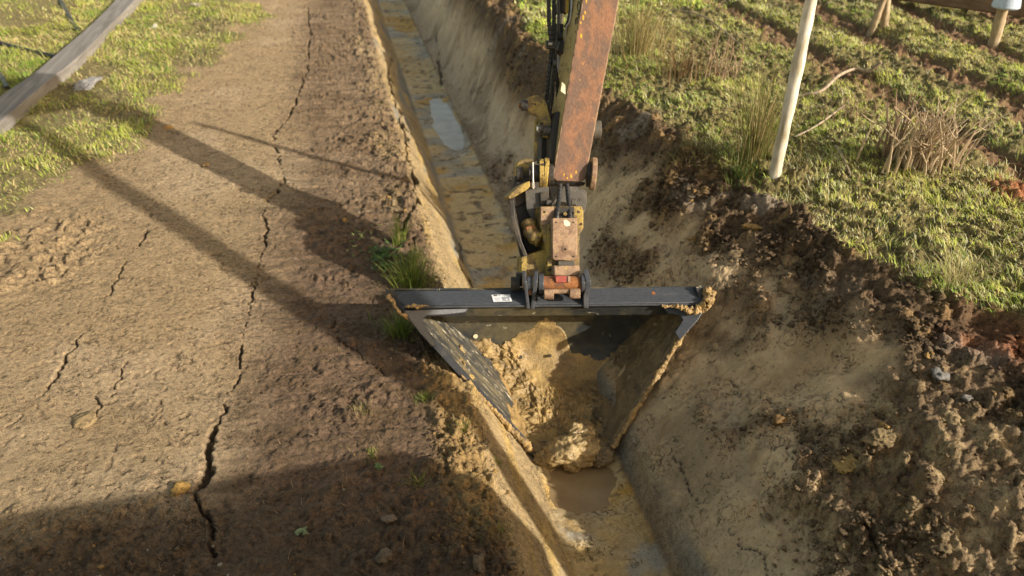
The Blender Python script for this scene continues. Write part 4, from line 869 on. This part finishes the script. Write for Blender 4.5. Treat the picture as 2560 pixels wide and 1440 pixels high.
# quick hitch pin row
pin('hitch_pin', 1357, 1458, 709, 4.93, .046, RUST2, n=32)
pin('pin_end', 1308, 1318, 709, 4.925, .040, RUST2, n=28)
pin('pin_end', 1277, 1300, 710, 4.98, .046, IRON, n=28); pin('pin_end', 1290, 1306, 698, 5.03, .046, IRON, n=28)
plate('hook_block', [(1388, 690), (1418, 690), (1418, 706), (1390, 707)], 4.875, .05, REDP, ex, .004)
plate('hook_tooth', [(1419, 690), (1426, 690), (1426, 706), (1419, 706)], 4.87, .05, RUSTPALE, ex, .003)
pin('latch_bar', 1362, 1448, 729, 4.865, .014, RUSTPALE, y1=728)
pin('latch_knob', 1360, 1384, 736, 4.865, .031, RUSTPALE, n=24); pin('latch_knob', 1424, 1450, 734, 4.865, .031, RUSTPALE, n=24)
plate('mud_on_hitch', [(1322, 722), (1332, 724), (1334, 735), (1326, 740), (1321, 733)], 4.90, .03, RUST2, ex, .006)
# boom, chassis and tracks (behind and above the viewpoint)
def wbox(name, c, h, mat, bev=.02):
    mb = MB(); mb.box(c, (h[0], 0, 0), (0, h[1], 0), (0, 0, h[2])); return mb.build(name, mat, ex, bev)
top = at(1575, -560, depth=4.85)
mb = MB(); P = [top+np.array([-.09, -.20, -.25]), top+np.array([-.09, .22, .0]), top+np.array([-.09, -.05, .40]), np.array([-.05, 1.2, 4.3]), np.array([-.1, -1.6, .9]), np.array([-.1, -1.9, .4]), np.array([-.1, -1.2, .5]), np.array([-.05, 1.2, 3.9])]
mb.prism([P[0], P[1], P[2], P[3], P[4], P[5], P[6], P[7]], (.24, 0, 0)); mb.build('boom', YELB, ex, .02)
wbox('track', (-1.55, -1.25, .0), (.25, 1.6, .40), IRON, .15); wbox('track', (.65, -1.25, .0), (.25, 1.6, .40), IRON, .15)
wbox('chassis', (.16, -1.2, .80), (1.70, 2.02, .34), YELB, .05)
# ------------------------------------------------------------------ posts, timber and branches
def wood(name, c1, c2, stretch=(1, 1, .12), sc=30):
    m, n, l, b = new_mat(name); tc = n.new('ShaderNodeTexCoord').outputs['Object']; mp = n.new('ShaderNodeMapping'); mp.inputs['Scale'].default_value = stretch; l.new(tc, mp.inputs[0])
    f = noise_node(n, l, sc, 8, .65, mp.outputs[0], .3); l.new(ramp(n, l, f, [(.35, c1), (.62, c2)]), b.inputs['Base Color']); b.inputs['Roughness'].default_value = .75; bump(n, l, b, f, .5, .006); return m
WHITEPOLE = wood('bleached_pole', (.30, .26, .16), (.74, .73, .68), (1, 1, .25), 12); OLDWOOD = wood('old_post_wood', (.20, .15, .09), (.42, .34, .22))
GREYWOOD = wood('grey_weathered_timber', (.13, .12, .115), (.24, .225, .21), (1, .08, 1), 14); DARKWOOD = wood('brown_beam_wood', (.10, .065, .04), (.20, .13, .085), (.3, .3, 1), 14)
def post(name, base, top, r0, r1, mat, label, cat='fence post', group=None, bend=.0):
    base = np.array(base); top = np.array(top); P = []; K = 26
    for i in range(K): t = i/(K-1); P.append((top-base)*t+np.array([bend*math.sin(t*3), 0, 0]))
    mb = MB(); mb.tube(P, [r0+(r1-r0)*i/(K-1)+.0025*math.sin(i*1.9)+.002*math.sin(i*.7+1) for i in range(K)], 20)
    o = mb.build(name, mat, None, 0); o.location = base; tag(o, label, cat, group); return o
b0 = on_ground(1935, 436, .15); post('fence_post', b0-[0, 0, .1], [b0[0]+.03, b0[1]-.02, b0[2]+2.0], .043, .037, WHITEPOLE, 'bleached white round pole standing in the grass near the rushes', bend=.008)
for px, py, tx, ty, r, lab in ((2482, 118, 2530, -60, .055, 'brown weathered post under the pale blue cap at far right'), (2172, 78, 2232, -60, .04, 'thin leaning prop post at top right'), (2213, 66, 2224, -60, .045, 'upright post just behind the leaning prop at top right')):
    q = on_ground(px, py, .2); dq = float(np.dot(q-np.array([CX, CY, CZ]), cf)); t_ = at(tx, ty, depth=dq-.35)
    post('fence_post', q-[0, 0, .08], t_, r, r*.8, OLDWOOD, lab)
    if px > 2400:
        c = at(2520, -2, depth=dq-.30); mb = MB(); mb.tube([c+np.array([0, 0, -.08])-c, c-c+np.array([0, 0, .10])], [.13, .10], 18); o = mb.build('plastic_cap', plain('pale_blue_plastic', (.42, .52, .68), .35), None, .02); o.location = c; tag(o, 'pale blue plastic cap over the top of the far right post', 'cap')
a_, b_ = on_ground(2030, -18, .3), on_ground(2640, 80, .3)
mb = MB(); d_ = b_-a_; mid = (a_+b_)/2; mb.box((0, 0, .22), d_/2, np.cross(d_/np.linalg.norm(d_), [0, 0, 1])*.07, (0, 0, .16)); o = mb.build('timber_beam', DARKWOOD, None, .02); o.location = mid; tag(o, 'long dark brown timber beam lying across the far grass at top right', 'beam')
# grey timber at the left edge
P = [on_ground(a, b, -.42) for a, b in ((-190, 500), (30, 285), (185, 155), (355, -20), (450, -140))]
mb = MB(); Pc = spline([p+np.array([0, 0, .09]) for p in P], 8); vs = []
for i, p in enumerate(Pc):
    t = Pc[min(i+1, len(Pc)-1)]-Pc[max(i-1, 0)]; t /= np.linalg.norm(t); s_ = np.cross(t, [0, 0, 1]); s_ /= np.linalg.norm(s_); wdt = .15+.01*math.sin(i*.9)
    vs += [p-s_*wdt+[0, 0, .04], p+s_*wdt+[0, 0, .04], p+s_*wdt-[0, 0, .10], p-s_*wdt-[0, 0, .10]]
c0 = P[2].copy(); vs = [v_-c0 for v_ in vs]; m_ = len(Pc); fs = [(4*i+k, 4*i+(k+1) % 4, 4*i+4+(k+1) % 4, 4*i+4+k) for i in range(m_-1) for k in range(4)]+[(3, 2, 1, 0), (4*m_-4, 4*m_-3, 4*m_-2, 4*m_-1)]
mb.add(vs, fs); o = mb.build('grey_timber', GREYWOOD, None, .012); o.location = c0; tag(o, 'long weathered grey timber rail lying along the left grass verge', 'timber')
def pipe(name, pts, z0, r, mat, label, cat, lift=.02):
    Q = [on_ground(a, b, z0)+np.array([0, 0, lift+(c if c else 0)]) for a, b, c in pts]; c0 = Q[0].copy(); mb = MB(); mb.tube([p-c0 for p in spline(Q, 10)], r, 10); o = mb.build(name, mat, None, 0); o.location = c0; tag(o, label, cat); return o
pipe('shadow_line', [(130, -40, 0), (160, 20, 0), (190, 70, .0), (200, 82, .0)], -.42, .03, RUBBER, 'dark tube standing in for a shadow line running down to the top end of the grey timber', 'hose')  # dark tubes laid on the verge to stand in for shadow lines
pipe('shadow_line', [(-60, 110, 0), (0, 190, 0), (20, 225, 0)], -.42, .03, RUBBER, 'short dark tube standing in for shade beside the lower part of the grey timber', 'hose')
pipe('shadow_line', [(-60, 100, 0), (0, 112, 0), (70, 130, 0), (140, 148, 0)], -.42, .03, RUBBER, 'dark tube standing in for a level shadow line left of the grey timber', 'hose')
BRANCH = wood('dead_branch_bark', (.16, .12, .085), (.38, .31, .23))
pipe('fallen_branch', [(1990, 250, 0), (2050, 240, .02), (2090, 215, .06), (2130, 202, .08), (2165, 205, .07), (2195, 188, .12)], .15, .014, BRANCH, 'long forked dead branch lying in the grass right of the white pole', 'branch', .03)
pipe('fallen_branch', [(1985, 345, 0), (2040, 325, .02), (2105, 292, .08)], .15, .008, BRANCH, 'thin pale twig lying right of the foot of the white pole', 'branch', .02)
pipe('fallen_branch', [(1880, 130, 0), (1760, 60, 0.05), (1660, 25, .0)], .15, .008, BRANCH, 'thin twig lying behind the dead grass clump', 'branch', .02)
pipe('fallen_branch', [(2125, 445, 0), (2108, 410, .02), (2085, 380, .03)], .15, .007, BRANCH, 'short pale twig on the grass between the pole and the bush', 'branch', .02)
def dead_bush(name, px, py, n, spread, h, label, mat, r=.007, lean=.5, seed=0):
    p = on_ground(px, py, .15); rnd = random.Random(seed); mb = MB()
    for i in range(n):
        a = rnd.random()*6.283; d = abs(rnd.gauss(0, spread)); q = np.array([d*math.cos(a), d*math.sin(a)*.6, 0]); hh = h*rnd.uniform(.4, 1.1); l1 = rnd.gauss(0, lean)*.5; l2 = rnd.gauss(0, lean)*.4
        P = [q+np.array([l1*hh*t*t+.02*rnd.gauss(0, 1)*t, l2*hh*t*t, hh*t]) for t in (0, .25, .5, .75, 1)]; mb.tube(P, [r*rnd.uniform(.8, 1.3), r, r*.8, r*.6, r*.3], 5)
        for k in range(rnd.randint(0, 3)):
            b0_ = P[rnd.randint(1, 3)]; e = np.array([rnd.gauss(0, .07), rnd.gauss(0, .07), rnd.uniform(.03, .12)]); mb.tube([b0_, b0_+e*.5, b0_+e+[0, 0, .01]], [r*.5, r*.4, r*.2], 4)
    o = mb.build(name, mat, None, 0); o.location = p; tag(o, label, 'bush'); return o
BR1 = wood('dead_stem_brown', (.17, .115, .075), (.36, .26, .17)); BR2 = wood('dead_stem_pale', (.30, .23, .15), (.46, .37, .25))
dead_bush('dead_bush', 2300, 418, 90, .16, .46, 'brown leafless bush of upright stems at right', BR2, .008, .7, 3)
dead_bush('dead_bush', 2235, 388, 16, .07, .50, 'dark upright bramble stems at the left side of the leafless bush', BR1, .011, .25, 4)
dead_bush('dead_bush', 1800, 200, 22, .20, .45, 'sparse brown twiggy stems beside the rushes', BR1, .006, .5, 6)
dead_bush('dead_bush', 2120, 300, 14, .22, .22, 'low sparse twigs in the grass right of the pole', BR1, .004, .8, 7)
# unseen leaning trunk added at right to throw the lower shadow band
t0 = np.array([2.65, -.40, .05]); t0[2] = .0; tree = empty('shadow_tree', tuple(t0), 'unseen leaning trunk added beside the excavator to cast the lower shadow band', 'shadow caster')
mb = MB(); TP = [t0+np.array([0, .874, 1.04])*s_*.85 for s_ in (0, .8, 1.6, 2.6, 3.6, 4.6)]; mb.tube(TP, [.12, .11, .10, .095, .085, .07], 16); mb.build('trunk', BR1, tree, 0)
rnd = random.Random(2)
for k in range(2):
    b_ = TP[3]+(TP[5]-TP[3])*rnd.random(); e = np.array([rnd.uniform(-.8, 1.2), rnd.uniform(-.3, 1.2), rnd.uniform(.4, 1.4)]); mb = MB(); mb.tube([b_, b_+e*.5+[0, 0, .1], b_+e*1.1], [.035, .025, .01], 8); mb.build('limb', BR1, tree, 0)
# drop the seed brushes of dry straw on the bare bank
n = 700; x = RNG.uniform(-2.3, -.6, n); y = RNG.uniform(1.9, 4.6, n); z, Fd = height(x, y, True)
V, Fc, cc = blades(np.stack([x, y, z+.003], -1), RNG.uniform(.02, .06, n), np.full(n, .0022), np.full(n, 1.3), np.array([[.40, .31, .18]])*RNG.uniform(.5, 1.2, (n, 1)), 2)
o = link('straw_litter', npmesh('straw_litter', V, Fc, False, cc), BLADE); tag(o, 'scattered bits of dry straw and roots on the shaded bank', 'straw', kind='stuff')

# weld seams and bolts on the stick and cover, dirt caught on the hitch
for x0, y0, x1, y1 in ((1391, 398, 1458, 0), (1471, 398, 1546, 0)):
    mb = MB(); P = [at(x0+(x1-x0)*t, y0+(y1-y0)*t, depth=sp(0, y0+(y1-y0)*t)[2]+.004) for t in np.linspace(-.1, 1.6, 60)]
    mb.tube(P, [.0045+.001*math.sin(i*2.1) for i in range(60)], 8); mb.build('weld_seam', RUSTPALE, stk, 0)
for px, py in ((1391, 556), (1434, 556), (1391, 641), (1434, 641)):
    mb = MB(); mb.cyl(at(px, py, depth=4.966), at(px, py, depth=4.961), .0055, 6); mb.build('bolt', IRON, cov, 0)
for px, py in ((1361, 530), (1446, 530), (1361, 600), (1452, 560), (1372, 675), (1443, 676)):
    pin('bolt_head', px-3, px+3, py, 5.0, .008, IRON, n=6, bev=0)
